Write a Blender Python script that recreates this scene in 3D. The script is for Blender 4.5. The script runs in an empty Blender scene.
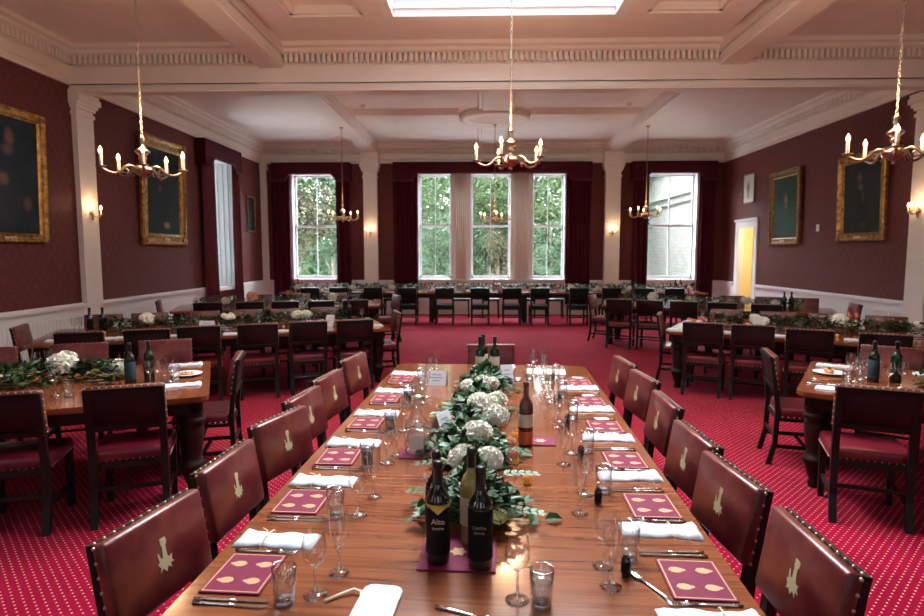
import bpy, bmesh, math, random
from mathutils import Vector, Matrix
PI = math.pi
random.seed(7)
sc = bpy.context.scene
COL = sc.collection

# ------------------------------------------------------------------ helpers
class MB:
    """collects shapes into one mesh"""
    def __init__(s):
        s.v = []; s.f = []; s.m = []; s.sm = []
    def add(s, vs, fs, mi=0, smooth=False, M=None):
        o = len(s.v)
        if M is not None: vs = [M @ Vector(p) for p in vs]
        s.v += [tuple(p) for p in vs]
        for f in fs:
            s.f.append([i + o for i in f]); s.m.append(mi); s.sm.append(smooth)
        return s
    def box(s, x0, x1, y0, y1, z0, z1, mi=0, M=None):
        vs = [(x0,y0,z0),(x1,y0,z0),(x1,y1,z0),(x0,y1,z0),(x0,y0,z1),(x1,y0,z1),(x1,y1,z1),(x0,y1,z1)]
        return s.add(vs, [(0,3,2,1),(4,5,6,7),(0,1,5,4),(1,2,6,5),(2,3,7,6),(3,0,4,7)], mi, False, M)
    def rbox(s, x0, x1, y0, y1, z0, z1, r=.01, mi=0, M=None, seg=2, smooth=True):
        b = bmesh.new()
        bmesh.ops.create_cube(b, size=1)
        for v in b.verts:
            v.co = Vector(((x0+x1)/2 + v.co.x*(x1-x0), (y0+y1)/2 + v.co.y*(y1-y0), (z0+z1)/2 + v.co.z*(z1-z0)))
        bmesh.ops.bevel(b, geom=list(b.edges), offset=r, segments=seg, profile=.5, affect='EDGES')
        b.verts.index_update()
        s.add([v.co.copy() for v in b.verts], [[v.index for v in f.verts] for f in b.faces], mi, smooth, M)
        b.free(); return s
    def lathe(s, prof, n=16, mi=0, M=None, smooth=True, cap=True):
        vs = []; fs = []
        for r, z in prof:
            for k in range(n):
                a = 2*PI*k/n; vs.append((r*math.cos(a), r*math.sin(a), z))
        for i in range(len(prof)-1):
            for k in range(n):
                k2 = (k+1) % n
                fs.append((i*n+k, i*n+k2, (i+1)*n+k2, (i+1)*n+k))
        if cap:
            if prof[0][0] > 1e-5: fs.append(tuple(reversed(range(n))))
            if prof[-1][0] > 1e-5: fs.append(tuple((len(prof)-1)*n+k for k in range(n)))
        return s.add(vs, fs, mi, smooth, M)
    def tube(s, pts, r, n=8, mi=0, M=None, smooth=True):
        pts = [Vector(p) for p in pts]; L = len(pts)
        rr = r if isinstance(r, (list, tuple)) else [r]*L
        vs = []; fs = []
        t0 = (pts[1]-pts[0]).normalized()
        up = Vector((0,0,1)) if abs(t0.z) < .9 else Vector((1,0,0))
        u = t0.cross(up).normalized()
        for i, p in enumerate(pts):
            t = (pts[min(i+1, L-1)] - pts[max(i-1, 0)]).normalized()
            u = (u - t*u.dot(t)).normalized(); w = t.cross(u)
            for k in range(n):
                a = 2*PI*k/n; vs.append(p + (u*math.cos(a) + w*math.sin(a))*rr[i])
        for i in range(L-1):
            for k in range(n):
                k2 = (k+1) % n
                fs.append((i*n+k, i*n+k2, (i+1)*n+k2, (i+1)*n+k))
        fs.append(tuple(reversed(range(n)))); fs.append(tuple((L-1)*n+k for k in range(n)))
        return s.add(vs, fs, mi, smooth, M)
    def ball(s, c, r, mi=0, n=6, m=4, sc_=(1,1,1)):
        prof = [(math.sin(PI*i/m)*r, -math.cos(PI*i/m)*r) for i in range(m+1)]
        prof[0] = (1e-6, -r); prof[-1] = (1e-6, r)
        M = Matrix.Translation(c) @ Matrix.Diagonal((*sc_, 1))
        return s.lathe(prof, n, mi, M, True, False)
    def prism(s, poly, a, b, axis='y', mi=0, M=None, smooth=False):
        """poly of 2D points, extruded from a to b along axis; order (x,z) for y, (y,z) for x, (x,y) for z"""
        n = len(poly)
        def P(p, t):
            if axis == 'y': return (p[0], t, p[1])
            if axis == 'x': return (t, p[0], p[1])
            return (p[0], p[1], t)
        vs = [P(p, a) for p in poly] + [P(p, b) for p in poly]
        fs = [tuple(range(n)), tuple(reversed(range(n, 2*n)))]
        fs += [(i, n+i, n+(i+1) % n, (i+1) % n) for i in range(n)]
        return s.add(vs, fs, mi, smooth, M)
    def build(s, name, mats, parent=None, loc=None, rz=0):
        me = bpy.data.meshes.new(name)
        me.from_pydata(s.v, [], s.f)
        for m in (mats if isinstance(mats, (list, tuple)) else [mats]): me.materials.append(m)
        for p, mi, sm in zip(me.polygons, s.m, s.sm):
            p.material_index = mi; p.use_smooth = sm
        b = bmesh.new(); b.from_mesh(me); bmesh.ops.recalc_face_normals(b, faces=list(b.faces)); b.to_mesh(me); b.free()
        o = bpy.data.objects.new(name, me); COL.objects.link(o)
        if parent is not None: o.parent = parent
        if loc is not None: o.location = loc
        if rz: o.rotation_euler.z = rz
        return o

def tag(o, label=None, cat=None, group=None, kind=None):
    if label: o['label'] = label
    if cat: o['category'] = cat
    if group: o['group'] = group
    if kind: o['kind'] = kind
    return o
def empty(name, loc=(0,0,0), rz=0):
    o = bpy.data.objects.new(name, None); COL.objects.link(o)
    o.empty_display_size = .1; o.location = loc; o.rotation_euler.z = rz
    return o
KIDS = {}
def kids(o):
    return [c for c in bpy.data.objects if c.parent == o]
def copy_tree(o, tree, parent=None):
    c = o.copy(); COL.objects.link(c)
    if parent is not None: c.parent = parent
    for ch in tree.get(o.name, []): copy_tree(ch, tree, c)
    return c
class Proto:
    """one built thing; the first place() moves it, later ones copy it with its parts"""
    def __init__(s, root):
        s.root = root; s.used = False; s.tree = {}
        def rec(o):
            s.tree[o.name] = list(o.children)
            for c in o.children: rec(c)
        bpy.context.view_layer.update()
        rec(root)
    def place(s, loc, rz=0, label=None, group=None, scale=None, tilt=None):
        if s.used: o = copy_tree(s.root, s.tree)
        else: o = s.root; s.used = True
        o.location = loc
        o.rotation_euler = (tilt[0], tilt[1], rz) if tilt else (0, 0, rz)
        if scale is not None: o.scale = (scale,)*3 if not isinstance(scale, tuple) else scale
        if label: o['label'] = label
        if group: o['group'] = group
        return o
def struct(o):
    o['kind'] = 'structure'; return o

# ------------------------------------------------------------------ materials
def mat(name, col, rough=.5, metal=0, spec=None, emit=None, estr=0, trans=0, ior=None, coat=0, sheen=0):
    m = bpy.data.materials.new(name); m.use_nodes = True
    b = m.node_tree.nodes['Principled BSDF']
    b.inputs['Base Color'].default_value = (*col, 1)
    b.inputs['Roughness'].default_value = rough
    b.inputs['Metallic'].default_value = metal
    if spec is not None: b.inputs['Specular IOR Level'].default_value = spec
    if emit: b.inputs['Emission Color'].default_value = (*emit, 1); b.inputs['Emission Strength'].default_value = estr
    if trans: b.inputs['Transmission Weight'].default_value = trans
    if ior: b.inputs['IOR'].default_value = ior
    if coat: b.inputs['Coat Weight'].default_value = coat; b.inputs['Coat Roughness'].default_value = .08
    if sheen: b.inputs['Sheen Weight'].default_value = sheen
    return m
class N:
    def __init__(s, m): s.m = m; s.t = m.node_tree; s.b = s.t.nodes['Principled BSDF']
    def n(s, typ, **kw):
        x = s.t.nodes.new(typ)
        for k, v in kw.items():
            if k.startswith('i_'): x.inputs[int(k[2:])].default_value = v
            else: setattr(x, k, v)
        return x
    def l(s, a, ai, b, bi): s.t.links.new(a.outputs[ai], b.inputs[bi])
    def ramp(s, stops):
        r = s.n('ShaderNodeValToRGB'); e = r.color_ramp.elements
        while len(e) < len(stops): e.new(.5)
        for el, (p, c) in zip(e, stops): el.position = p; el.color = (*c, 1)
        return r
def noise_mat(name, stops, scale=(1,1,1), nscale=5, rough=.5, detail=4, bump=0, distort=0, **kw):
    m = mat(name, stops[0][1], rough, **kw); g = N(m)
    tc = g.n('ShaderNodeTexCoord'); mp = g.n('ShaderNodeMapping'); mp.inputs['Scale'].default_value = scale
    ns = g.n('ShaderNodeTexNoise'); ns.inputs['Scale'].default_value = nscale; ns.inputs['Detail'].default_value = detail
    ns.inputs['Distortion'].default_value = distort
    g.l(tc, 'Object', mp, 0); g.l(mp, 0, ns, 'Vector')
    r = g.ramp(stops); g.l(ns, 0, r, 0); g.l(r, 0, g.b, 'Base Color')
    if bump:
        b = g.n('ShaderNodeBump'); b.inputs['Strength'].default_value = bump; b.inputs['Distance'].default_value = .01
        g.l(ns, 0, b, 'Height'); g.l(b, 0, g.b, 'Normal')
    return m

M_plaster = noise_mat('ceiling_paint', [(.3,(.83,.80,.78)),(.7,(.88,.85,.83))], nscale=3, rough=.6)
M_velvetmid = noise_mat('wine_velvet', [(.3,(.040,.001,.007)),(.7,(.068,.002,.011))], scale=(9,9,.6), nscale=3, rough=.85, spec=.2)
M_trim = noise_mat('trim_paint', [(.3,(.80,.775,.75)),(.7,(.85,.825,.80))], nscale=4, rough=.45)
M_white = mat('white_gloss_paint', (.80,.81,.84), .35)
M_sash = mat('sash_paint', (.82,.84,.88), .3)

def damask(name, c0, c1):
    m = mat(name, c0, .6, spec=.2); g = N(m)
    tc = g.n('ShaderNodeTexCoord'); sx = g.n('ShaderNodeSeparateXYZ'); g.l(tc, 'Object', sx, 0)
    ad = g.n('ShaderNodeMath', operation='ADD'); g.l(sx, 0, ad, 0); g.l(sx, 1, ad, 1)
    def sn(src, si, k, ph=0):
        a = g.n('ShaderNodeMath', operation='MULTIPLY_ADD'); g.l(src, si, a, 0); a.inputs[1].default_value = k; a.inputs[2].default_value = ph
        b = g.n('ShaderNodeMath', operation='SINE'); g.l(a, 0, b, 0); return b
    s1 = sn(ad, 0, 2*PI/.16); s2 = sn(sx, 2, 2*PI/.22)
    s3 = sn(ad, 0, 2*PI/.053, 1); s4 = sn(sx, 2, 2*PI/.055, .5)
    m1 = g.n('ShaderNodeMath', operation='MULTIPLY'); g.l(s1, 0, m1, 0); g.l(s2, 0, m1, 1)
    m2 = g.n('ShaderNodeMath', operation='MULTIPLY'); g.l(s3, 0, m2, 0); g.l(s4, 0, m2, 1)
    m3 = g.n('ShaderNodeMath', operation='MULTIPLY_ADD'); m1b = g.n('ShaderNodeMath', operation='MULTIPLY'); g.l(m1, 0, m1b, 0); m1b.inputs[1].default_value = .45; g.l(m2, 0, m3, 0); m3.inputs[1].default_value = 1.1; g.l(m1b, 0, m3, 2)
    ns = g.n('ShaderNodeTexNoise'); ns.inputs['Scale'].default_value = 22; g.l(tc, 'Object', ns, 'Vector')
    m4 = g.n('ShaderNodeMath', operation='MULTIPLY_ADD'); g.l(ns, 0, m4, 0); m4.inputs[1].default_value = 3.0; g.l(m3, 0, m4, 2)
    r = g.ramp([(.35, c0), (.75, c1)]); 
    mr = g.n('ShaderNodeMapRange'); mr.inputs['From Min'].default_value = -1.0; mr.inputs['From Max'].default_value = 4.0
    g.l(m4, 0, mr, 0); g.l(mr, 0, r, 0); g.l(r, 0, g.b, 'Base Color')
    return m
M_paper = damask('damask_wallpaper', (.092,.017,.016), (.150,.040,.036))

def carpet():
    m = mat('crimson_carpet', (.3,.01,.03), .95, spec=.05, sheen=.13); g = N(m); g.b.inputs['Sheen Tint'].default_value = (1,.12,.28,1); g.b.inputs['Sheen Roughness'].default_value = .45
    tc = g.n('ShaderNodeTexCoord'); sx = g.n('ShaderNodeSeparateXYZ'); g.l(tc, 'Object', sx, 0)
    S = .054
    def mth(op, a, b=None, c=None):
        x = g.n('ShaderNodeMath', operation=op)
        for i, q in enumerate((a, b, c)):
            if q is None: continue
            if isinstance(q, (int, float)): x.inputs[i].default_value = q
            else: g.t.links.new(q, x.inputs[i])
        return x.outputs[0]
    u = mth('DIVIDE', sx.outputs[0], S); v = mth('DIVIDE', sx.outputs[1], S*.5)
    row = mth('FLOOR', v)
    off = mth('MULTIPLY', mth('MODULO', mth('ABSOLUTE', row), 2.0), .5)
    fu = mth('SUBTRACT', mth('FRACT', mth('ADD', u, off)), .5)
    fv = mth('MULTIPLY', mth('SUBTRACT', mth('FRACT', v), .5), .5)
    d = mth('SQRT', mth('ADD', mth('MULTIPLY', fu, fu), mth('MULTIPLY', fv, fv)))
    dot = mth('LESS_THAN', d, .088)
    ns = g.n('ShaderNodeTexNoise'); ns.inputs['Scale'].default_value = 1.3; ns.inputs['Detail'].default_value = 6; g.l(tc, 'Object', ns, 'Vector')
    r = g.ramp([(.35,(.185,.002,.017)),(.65,(.265,.003,.026))]); g.l(ns, 0, r, 0)
    mx = g.n('ShaderNodeMix', data_type='RGBA'); g.t.links.new(dot, mx.inputs[0]); g.l(r, 0, mx, 6); mx.inputs[7].default_value = (.70,.36,.24,1)
    g.l(mx, 2, g.b, 'Base Color')
    n2 = g.n('ShaderNodeTexNoise'); n2.inputs['Scale'].default_value = 260; g.l(tc, 'Object', n2, 'Vector')
    b = g.n('ShaderNodeBump'); b.inputs['Strength'].default_value = .4; b.inputs['Distance'].default_value = .004; g.l(n2, 0, b, 'Height'); g.l(b, 0, g.b, 'Normal')
    return m
M_carpet = carpet()

def wood(name, stops, sc_, rough, coat=0, nscale=3.0):
    m = noise_mat(name, stops, scale=sc_, nscale=nscale, rough=rough, detail=7, distort=.6, coat=coat, spec=(.5 if coat else .25))
    return m
M_table = wood('polished_mahogany', [(.25,(.075,.020,.009)),(.42,(.155,.043,.016)),(.55,(.19,.057,.021)),(.8,(.26,.085,.032))], (22,1.2,1), .17, .5, 2.2)
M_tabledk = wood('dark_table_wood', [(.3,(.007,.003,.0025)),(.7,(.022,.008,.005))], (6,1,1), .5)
M_chairwood = wood('dark_chair_wood', [(.3,(.004,.003,.003)),(.7,(.013,.007,.006))], (1,1,5), .5)
M_blackwood = wood('black_chair_wood', [(.3,(.004,.006,.006)),(.7,(.010,.013,.012))], (1,1,5), .5)
def leather(name, dark, mid, worn, rough=.33):
    m = noise_mat(name, [(.30, dark), (.48, mid), (.72, worn)], nscale=4.5, rough=rough, detail=6, bump=.12, spec=(.5 if rough < .37 else .2))
    return m
M_leather = leather('burgundy_leather', (.030,.003,.004), (.088,.009,.011), (.23,.060,.032))
M_leatherseat = leather('red_leather_seat', (.07,.003,.010), (.12,.005,.015), (.17,.014,.020), .33)
M_leatherback = leather('dark_leather', (.006,.002,.003), (.016,.003,.005), (.026,.006,.006), .5)
M_green = leather('black_green_leather', (.004,.012,.010), (.005,.014,.011), (.006,.020,.015), .5)
M_brass = mat('brass_stud', (.50,.40,.30), .35, 1)
M_crest = mat('gilt_crest', (.50,.42,.25), .5, .2)
M_gold = noise_mat('gilt_frame', [(.3,(.12,.055,.012)),(.6,(.40,.22,.06)),(.8,(.62,.38,.12))], nscale=14, rough=.38, metal=.75, bump=.5)
M_golddk = noise_mat('dark_gilt', [(.3,(.08,.04,.015)),(.7,(.35,.20,.07))], nscale=20, rough=.45, metal=.6, bump=.5)
M_bronze = noise_mat('aged_brass', [(.3,(.22,.14,.10)),(.7,(.62,.48,.36))], nscale=30, rough=.28, metal=1)
M_brasslt = noise_mat('polished_brass', [(.3,(.30,.20,.13)),(.7,(.72,.55,.38))], nscale=25, rough=.3, metal=1)
M_candle = mat('candle_sleeve', (.78,.62,.42), .5, emit=(1,.7,.4), estr=.0)
M_bulb = mat('lit_bulb', (1,.8,.5), .3, emit=(1,.62,.30), estr=9)
M_velvet = noise_mat('crimson_velvet', [(.3,(.075,.002,.010)),(.7,(.12,.004,.017))], scale=(9,9,.6), nscale=3, rough=.85, sheen=.15)
M_velvetdk = noise_mat('maroon_velvet', [(.3,(.024,.0015,.004)),(.7,(.040,.002,.006))], scale=(9,9,.6), nscale=3, rough=.9)
M_napkin = noise_mat('white_linen', [(.3,(.54,.59,.65)),(.7,(.63,.67,.72))], nscale=60, rough=.8, bump=.1)
M_card = mat('white_card', (.66,.69,.75), .5)
M_cream = mat('cream_paper', (.70,.66,.52), .6)
M_ink = mat('grey_ink', (.25,.25,.27), .6)
M_menu = noise_mat('burgundy_card', [(.3,(.130,.006,.030)),(.7,(.16,.008,.040))], nscale=90, rough=.65, spec=.2)
M_menugold = mat('gold_print', (.46,.25,.11), .6, .0)
M_silver = mat('polished_cutlery', (.80,.80,.82), .14, 1)
M_china = mat('white_china', (.85,.86,.88), .15)
M_pastry = noise_mat('golden_pastry', [(.3,(.45,.20,.06)),(.7,(.75,.45,.18))], nscale=40, rough=.6)
M_berry = mat('dark_fruit', (.20,.02,.02), .3)
M_leaf = noise_mat('garland_leaf', [(.3,(.005,.024,.004)),(.55,(.015,.055,.010)),(.8,(.045,.11,.024))], nscale=14, rough=.5, spec=.25)
M_leafpale = noise_mat('eucalyptus_leaf', [(.3,(.07,.14,.08)),(.7,(.17,.26,.17))], nscale=14, rough=.55)
M_petal = noise_mat('white_petal', [(.3,(.86,.87,.70)),(.6,(.94,.94,.87))], nscale=24, rough=.6)
M_petalgr = noise_mat('green_white_petal', [(.3,(.42,.55,.20)),(.7,(.70,.76,.45))], nscale=24, rough=.6)
M_peach = mat('peach_petal', (.75,.42,.25), .6)
M_ribbon = mat('cream_ribbon', (.75,.66,.50), .5)

def thin_glass(name, tint=(1,1,1), refl=1.0, minr=.05):
    m = bpy.data.materials.new(name); m.use_nodes = True; t = m.node_tree; t.nodes.clear()
    o = t.nodes.new('ShaderNodeOutputMaterial'); mx = t.nodes.new('ShaderNodeMixShader')
    tr = t.nodes.new('ShaderNodeBsdfTransparent'); tr.inputs[0].default_value = (*tint, 1)
    gl = t.nodes.new('ShaderNodeBsdfGlossy'); gl.inputs['Roughness'].default_value = .03
    fr = t.nodes.new('ShaderNodeLayerWeight'); fr.inputs[0].default_value = .5
    pw = t.nodes.new('ShaderNodeMath'); pw.operation = 'POWER'; pw.inputs[1].default_value = 3.5; t.links.new(fr.outputs[1], pw.inputs[0])
    ma = t.nodes.new('ShaderNodeMath'); ma.operation = 'MULTIPLY_ADD'; ma.inputs[1].default_value = refl; ma.inputs[2].default_value = minr; ma.use_clamp = True
    t.links.new(pw.outputs[0], ma.inputs[0]); t.links.new(ma.outputs[0], mx.inputs[0])
    t.links.new(tr.outputs[0], mx.inputs[1]); t.links.new(gl.outputs[0], mx.inputs[2]); t.links.new(mx.outputs[0], o.inputs[0])
    return m
M_pane = thin_glass('window_glass', (.97,.98,.98), .5, .0)
M_glass = thin_glass('wine_glass_crystal', (.985,.99,.995), 1.2, .13)
M_solid = thin_glass('solid_crystal', (.97,.98,.99), .8, .38)
M_water = thin_glass('still_water', (.95,.97,.98), .7, .22)
M_drink = mat('dark_cordial', (.010,.018,.028), .05)
M_bottle = mat('dark_bottle_glass', (.006,.010,.008), .06, coat=.5)
M_bottlegr = mat('green_bottle_glass', (.008,.020,.008), .08, coat=.4)
M_bottleyl = mat('white_wine_bottle', (.26,.24,.06), .08, coat=.4)
M_rose = mat('rose_wine', (.60,.14,.06), .1, coat=.3)
M_rosepk = mat('pink_wine', (.38,.075,.055), .1, coat=.3)
M_bottletop = mat('empty_rose_glass', (.10,.035,.025), .08, coat=.4)
M_foil = mat('black_foil_capsule', (.010,.010,.012), .3, .3)
M_lblack = mat('black_label', (.004,.004,.005), .7, spec=.15)
M_lgold = mat('gold_label', (.50,.36,.06), .4, .3)
M_lcream = mat('cream_label', (.58,.54,.42), .6)
M_lblue = mat('blue_label', (.008,.035,.055), .6)
M_amber = mat('amber_votive_glass', (.45,.15,.02), .2, emit=(1,.45,.08), estr=.12)
M_flame = mat('votive_flame', (1,.7,.3), .4, emit=(1,.55,.18), estr=8)
M_stone = noise_mat('pale_stone', [(.3,(.19,.185,.17)),(.7,(.25,.245,.23))], nscale=2, rough=.8)
M_grass = noise_mat('lawn', [(.3,(.03,.07,.02)),(.7,(.07,.11,.03))], nscale=2, rough=.9)
M_bark = noise_mat('bark', [(.3,(.22,.18,.15)),(.7,(.42,.36,.32))], nscale=8, rough=.9)
def treeleaf(name, a, b, c):
    m = noise_mat(name, [(.3,a),(.5,b),(.75,c)], nscale=1.1, rough=.55, detail=5)
    g = N(m)
    return m
M_tl1 = treeleaf('pale_foliage', (.10,.18,.08), (.18,.28,.13), (.31,.40,.23))
M_tl2 = treeleaf('deep_foliage', (.048,.105,.052), (.092,.165,.088), (.16,.25,.14))
M_tl3 = treeleaf('autumn_foliage', (.065,.08,.04), (.10,.10,.05), (.15,.13,.07))
M_doorpaint = mat('cream_door_paint', (.80,.70,.48), .5)
M_corridor = mat('yellow_corridor_paint', (.88,.74,.42), .7)
M_plastic = mat('white_plastic', (.80,.78,.74), .4)
M_cover = mat('dull_chain', (.34,.27,.21), .45, .7)

# ------------------------------------------------------------------ room dimensions (metres; camera above the origin)
XL, XR, YF, YB = -6.06, 6.76, 16.6, -3.6
ZC = 4.70                       # ceiling
BY0, BY1 = 8.85, 9.24           # cross beam

def wall_grid(us, vs, holes, mk):
    for i in range(len(us)-1):
        for j in range(len(vs)-1):
            cu = (us[i]+us[i+1])/2; cv = (vs[j]+vs[j+1])/2
            if any(h[0] < cu < h[1] and h[2] < cv < h[3] for h in holes): continue
            mk(us[i], us[i+1], vs[j], vs[j+1])
def wall(name, axis, c0, c1, u0, u1, holes, m=None, z0=0, z1=5.4):
    us = sorted({u0, u1, *[h[0] for h in holes], *[h[1] for h in holes]})
    vs = sorted({z0, z1, *[h[2] for h in holes], *[h[3] for h in holes]})
    b = MB()
    if axis == 'y': wall_grid(us, vs, holes, lambda a, c, d, e: b.box(a, c, c0, c1, d, e))
    else: wall_grid(us, vs, holes, lambda a, c, d, e: b.box(c0, c1, a, c, d, e))
    return struct(b.build(name, m or M_paper))

WZ0, WZ1 = 1.0, 3.95
FW = [(-5.24,-3.90), (-1.70,-.70), (-.24,.95), (1.47,2.45), (4.62,6.06)]      # far windows
wall('wall_far', 'y', YF, YF+.4, XL-.4, XR+.4, [(a, b, WZ0-.02, WZ1) for a, b in FW])
LW = (13.2, 14.6)
NLW = [(-2.2, -.8)]     # window of the left wall that stand outside the frame
wall('wall_left', 'x', XL-.75, XL, YB-.4, YF, [(LW[0], LW[1], .90, 3.95)] + [(a, b, 1.0, 3.95) for a, b in NLW])
DY0, DY1, DZ = 14.66, 15.58, 2.38
wall('wall_right', 'x', XR, XR+.12, YB-.4, YF, [(DY0, DY1, 0, DZ)])
BW = [(-3.9,-2.6), (-.5,1.3), (3.0,4.3)]
wall('wall_back', 'y', YB-.4, YB, XL-.4, XR+.4, [(a, b, 1.0, 3.95) for a, b in BW])
f = MB(); f.box(XL-.75, XR+.4, YB-.4, YF+.4, -.2, 0); struct(f.build('floor', M_carpet))

# ceiling: slabs round the skylight
SKX0, SKX1, SKY0, SKY1 = -1.05, 1.66, 3.2, 7.44
c = MB()
wall_grid([XL-.4, SKX0, SKX1, XR+.4], [YB-.4, SKY0, SKY1, YF+.4], [(SKX0, SKX1, SKY0, SKY1)], lambda a, b_, d, e: c.box(a, b_, d, e, ZC, ZC+.25))
struct(c.build('ceiling', M_plaster))

# cornice: profile extruded along a run, with dentils
def cornice(b, p0, p1, nrm, z0=4.19, dent=True, zt=None):
    p0 = Vector((*p0, 0)); p1 = Vector((*p1, 0)); n = Vector((*nrm, 0)); d = (p1-p0); L = d.length; d.normalize()
    zt = ZC
    prof = [(0,z0),(.045,z0),(.045,z0+.03),(.03,z0+.045),(.03,z0+.10),(.045,z0+.115),(.045,4.435),(.075,4.45),(.06,4.46),(.06,4.575),(.15,4.58),(.19,4.60),(.20,4.635),(.27,4.65),(.29,zt),(0,zt)]
    vs = []; k = len(prof)
    for q in (p0, p1):
        for a, z in prof: vs.append(q + n*a + Vector((0,0,z)))
    fs = [(i, (i+1) % k, k+(i+1) % k, k+i) for i in range(k)] + [tuple(range(k)), tuple(reversed(range(k, 2*k)))]
    b.add(vs, fs)
    if dent:
        cnt = int(L/.078); st = L/cnt
        for i in range(cnt):
            q = p0 + d*(st*(i+.5))
            A = q - d*.023 + n*.07; B = q + d*.023 + n*.145
            zz = (4.46, 4.577)
            pts = [q-d*.023+n*.055, q+d*.023+n*.055, q+d*.023+n*.145, q-d*.023+n*.145]
            vs = [p+Vector((0,0,zz[0])) for p in pts] + [p+Vector((0,0,zz[1])) for p in pts]
            b.add(vs, [(0,3,2,1),(4,5,6,7),(0,1,5,4),(1,2,6,5),(2,3,7,6),(3,0,4,7)])
def trim(n, b, m=M_trim): return struct(b.build('trim_%d' % n, m))
b = MB(); cornice(b, (XL, BY1), (XL, YF), (1,0)); trim(1, b)
b = MB(); cornice(b, (XR, BY1), (XR, YF), (-1,0)); trim(2, b)
b = MB()
for a, d in ((XL,-3.21),(-2.75,3.46),(3.92,XR)): cornice(b, (a, YF), (d, YF), (0,-1))
trim(3, b)
b = MB(); cornice(b, (XL, YB), (XL, BY0), (1,0)); trim(4, b)
b = MB(); cornice(b, (XR, YB), (XR, BY0), (-1,0)); trim(5, b)
# cross beam
b = MB(); b.box(XL, XR, BY0, BY1, 4.17, ZC)
b.box(XL, XR, BY0-.048, BY0, 4.20, 4.43); b.box(XL, XR, BY0-.01, BY0+.19, 4.09, 4.17); b.box(XL, XR, BY0-.03, BY0+.19, 4.115, 4.15)
for a, d in ((XL,-3.21),(-2.81,3.41),(3.84,XR)): cornice(b, (a, BY0), (d, BY0), (0,-1), 4.20)
trim(6, b)
# long beams
def lbeam(n, x0, x1, y0, y1, z):
    b = MB(); b.box(x0+.03, x1-.03, y0, y1, z, ZC); b.box(x0, x1, y0, y1, z+.03, z+.10); b.box(x0-.03, x1+.03, y0, y1, ZC-.10, ZC)
    b.box(x0-.015, x1+.015, y0, y1, ZC-.14, ZC-.10)
    trim(n, b)
lbeam(7, -3.21, -2.81, YB, BY0, 4.40); lbeam(8, 3.41, 3.84, YB, BY0, 4.40)
lbeam(9, -3.20, -2.76, BY1, YF, 4.48); lbeam(10, 3.47, 3.91, BY1, YF, 4.48)
# skylight panel: dropped frame with recesses at each side of the glazed well
b = MB()
PX0, PX1, PY0, PY1 = -2.62, 3.22, 2.6, 7.95
holes = [(SKX0, SKX1, SKY0, SKY1), (-2.30, -1.40, 3.2, 7.44), (2.02, 2.92, 3.2, 7.44)]
wall_grid(sorted({PX0, PX1, *[h[0] for h in holes], *[h[1] for h in holes]}), [PY0, SKY0, SKY1, PY1], holes, lambda a, c, d, e: b.box(a, c, d, e, 4.585, ZC))
for a, c, d, e in ((PX0-.04, PX1+.04, PY1-.02, PY1+.05), (PX0-.05, PX0+.02, PY0, PY1), (PX1-.02, PX1+.05, PY0, PY1)): b.box(a, c, d, e, 4.62, ZC)
for h in holes[1:]:
    for a, c, d, e in ((h[0], h[1], h[3]-.05, h[3]), (h[0], h[0]+.05, h[2], h[3]), (h[1]-.05, h[1], h[2], h[3])): b.box(a, c, d, e, 4.61, ZC)
trim(11, b)
# skylight well with glazing
b = MB()
for a, c, d, e in ((SKX0-.12, SKX0+.015, SKY0-.12, SKY1+.12), (SKX1-.015, SKX1+.12, SKY0-.12, SKY1+.12), (SKX0, SKX1, SKY0-.12, SKY0+.015), (SKX0, SKX1, SKY1-.015, SKY1+.12)): b.box(a, c, d, e, 4.575, 5.35)
b.box(SKX0, SKX1, SKY1-.06, SKY1, 4.66, 4.69); b.box(SKX0, SKX1, SKY1-.09, SKY1, 4.78, 4.82); b.box(SKX0, SKX1, SKY1-.13, SKY1, 4.95, 5.0)
for k in range(1, 4):
    x = SKX0 + (SKX1-SKX0)*k/4; b.box(x-.02, x+.02, SKY0, SKY1, 5.12, 5.18)
for k in range(1, 5):
    y = SKY0 + (SKY1-SKY0)*k/5; b.box(SKX0, SKX1, y-.02, y+.02, 5.12, 5.18)
sk = struct(b.build('window_7', M_sash))
g = MB(); g.box(SKX0, SKX1, SKY0, SKY1, 5.15, 5.156); g.build('glass_pane', M_pane, sk)
# far bay ceiling moulding: long raised strip and central rose
b = MB()
def strip(x0, x1, yc, w):
    b.prism([(yc-w/2, ZC),(yc-w/2+.03, 4.67),(yc-w/2+.10, 4.62),(yc-w/2+.14, 4.595),(yc+w/2-.14, 4.595),(yc+w/2-.1,4.62),(yc+w/2, ZC)], x0, x1, 'x')
strip(-2.6, -.40, 13.0, 1.0); strip(1.10, 3.35, 13.0, 1.0)
b.prism([(.05, ZC),(.09, 4.62),(.66, 4.62),(.70, ZC)], 9.43+.2, 16.4, 'y')
b.prism([(-.02, ZC),(.02, 4.66),(.72, 4.66),(.76, ZC)], 9.43+.2, 16.4, 'y')
trim(12, b)
b = MB()
b.lathe([(.78,ZC),(.76,4.60),(.72,4.575),(.64,4.575),(.60,4.60),(.56,4.605),(.40,4.585),(.34,4.56),(.18,4.555),(.12,4.53),(.05,4.52),(.0001,4.52)], 40, M=Matrix.Translation((.37,13.15,0)), cap=False)
tag(b.build('ceiling_rose', M_trim), 'round moulded plaster ceiling rose over the top table', 'ceiling rose')

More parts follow.
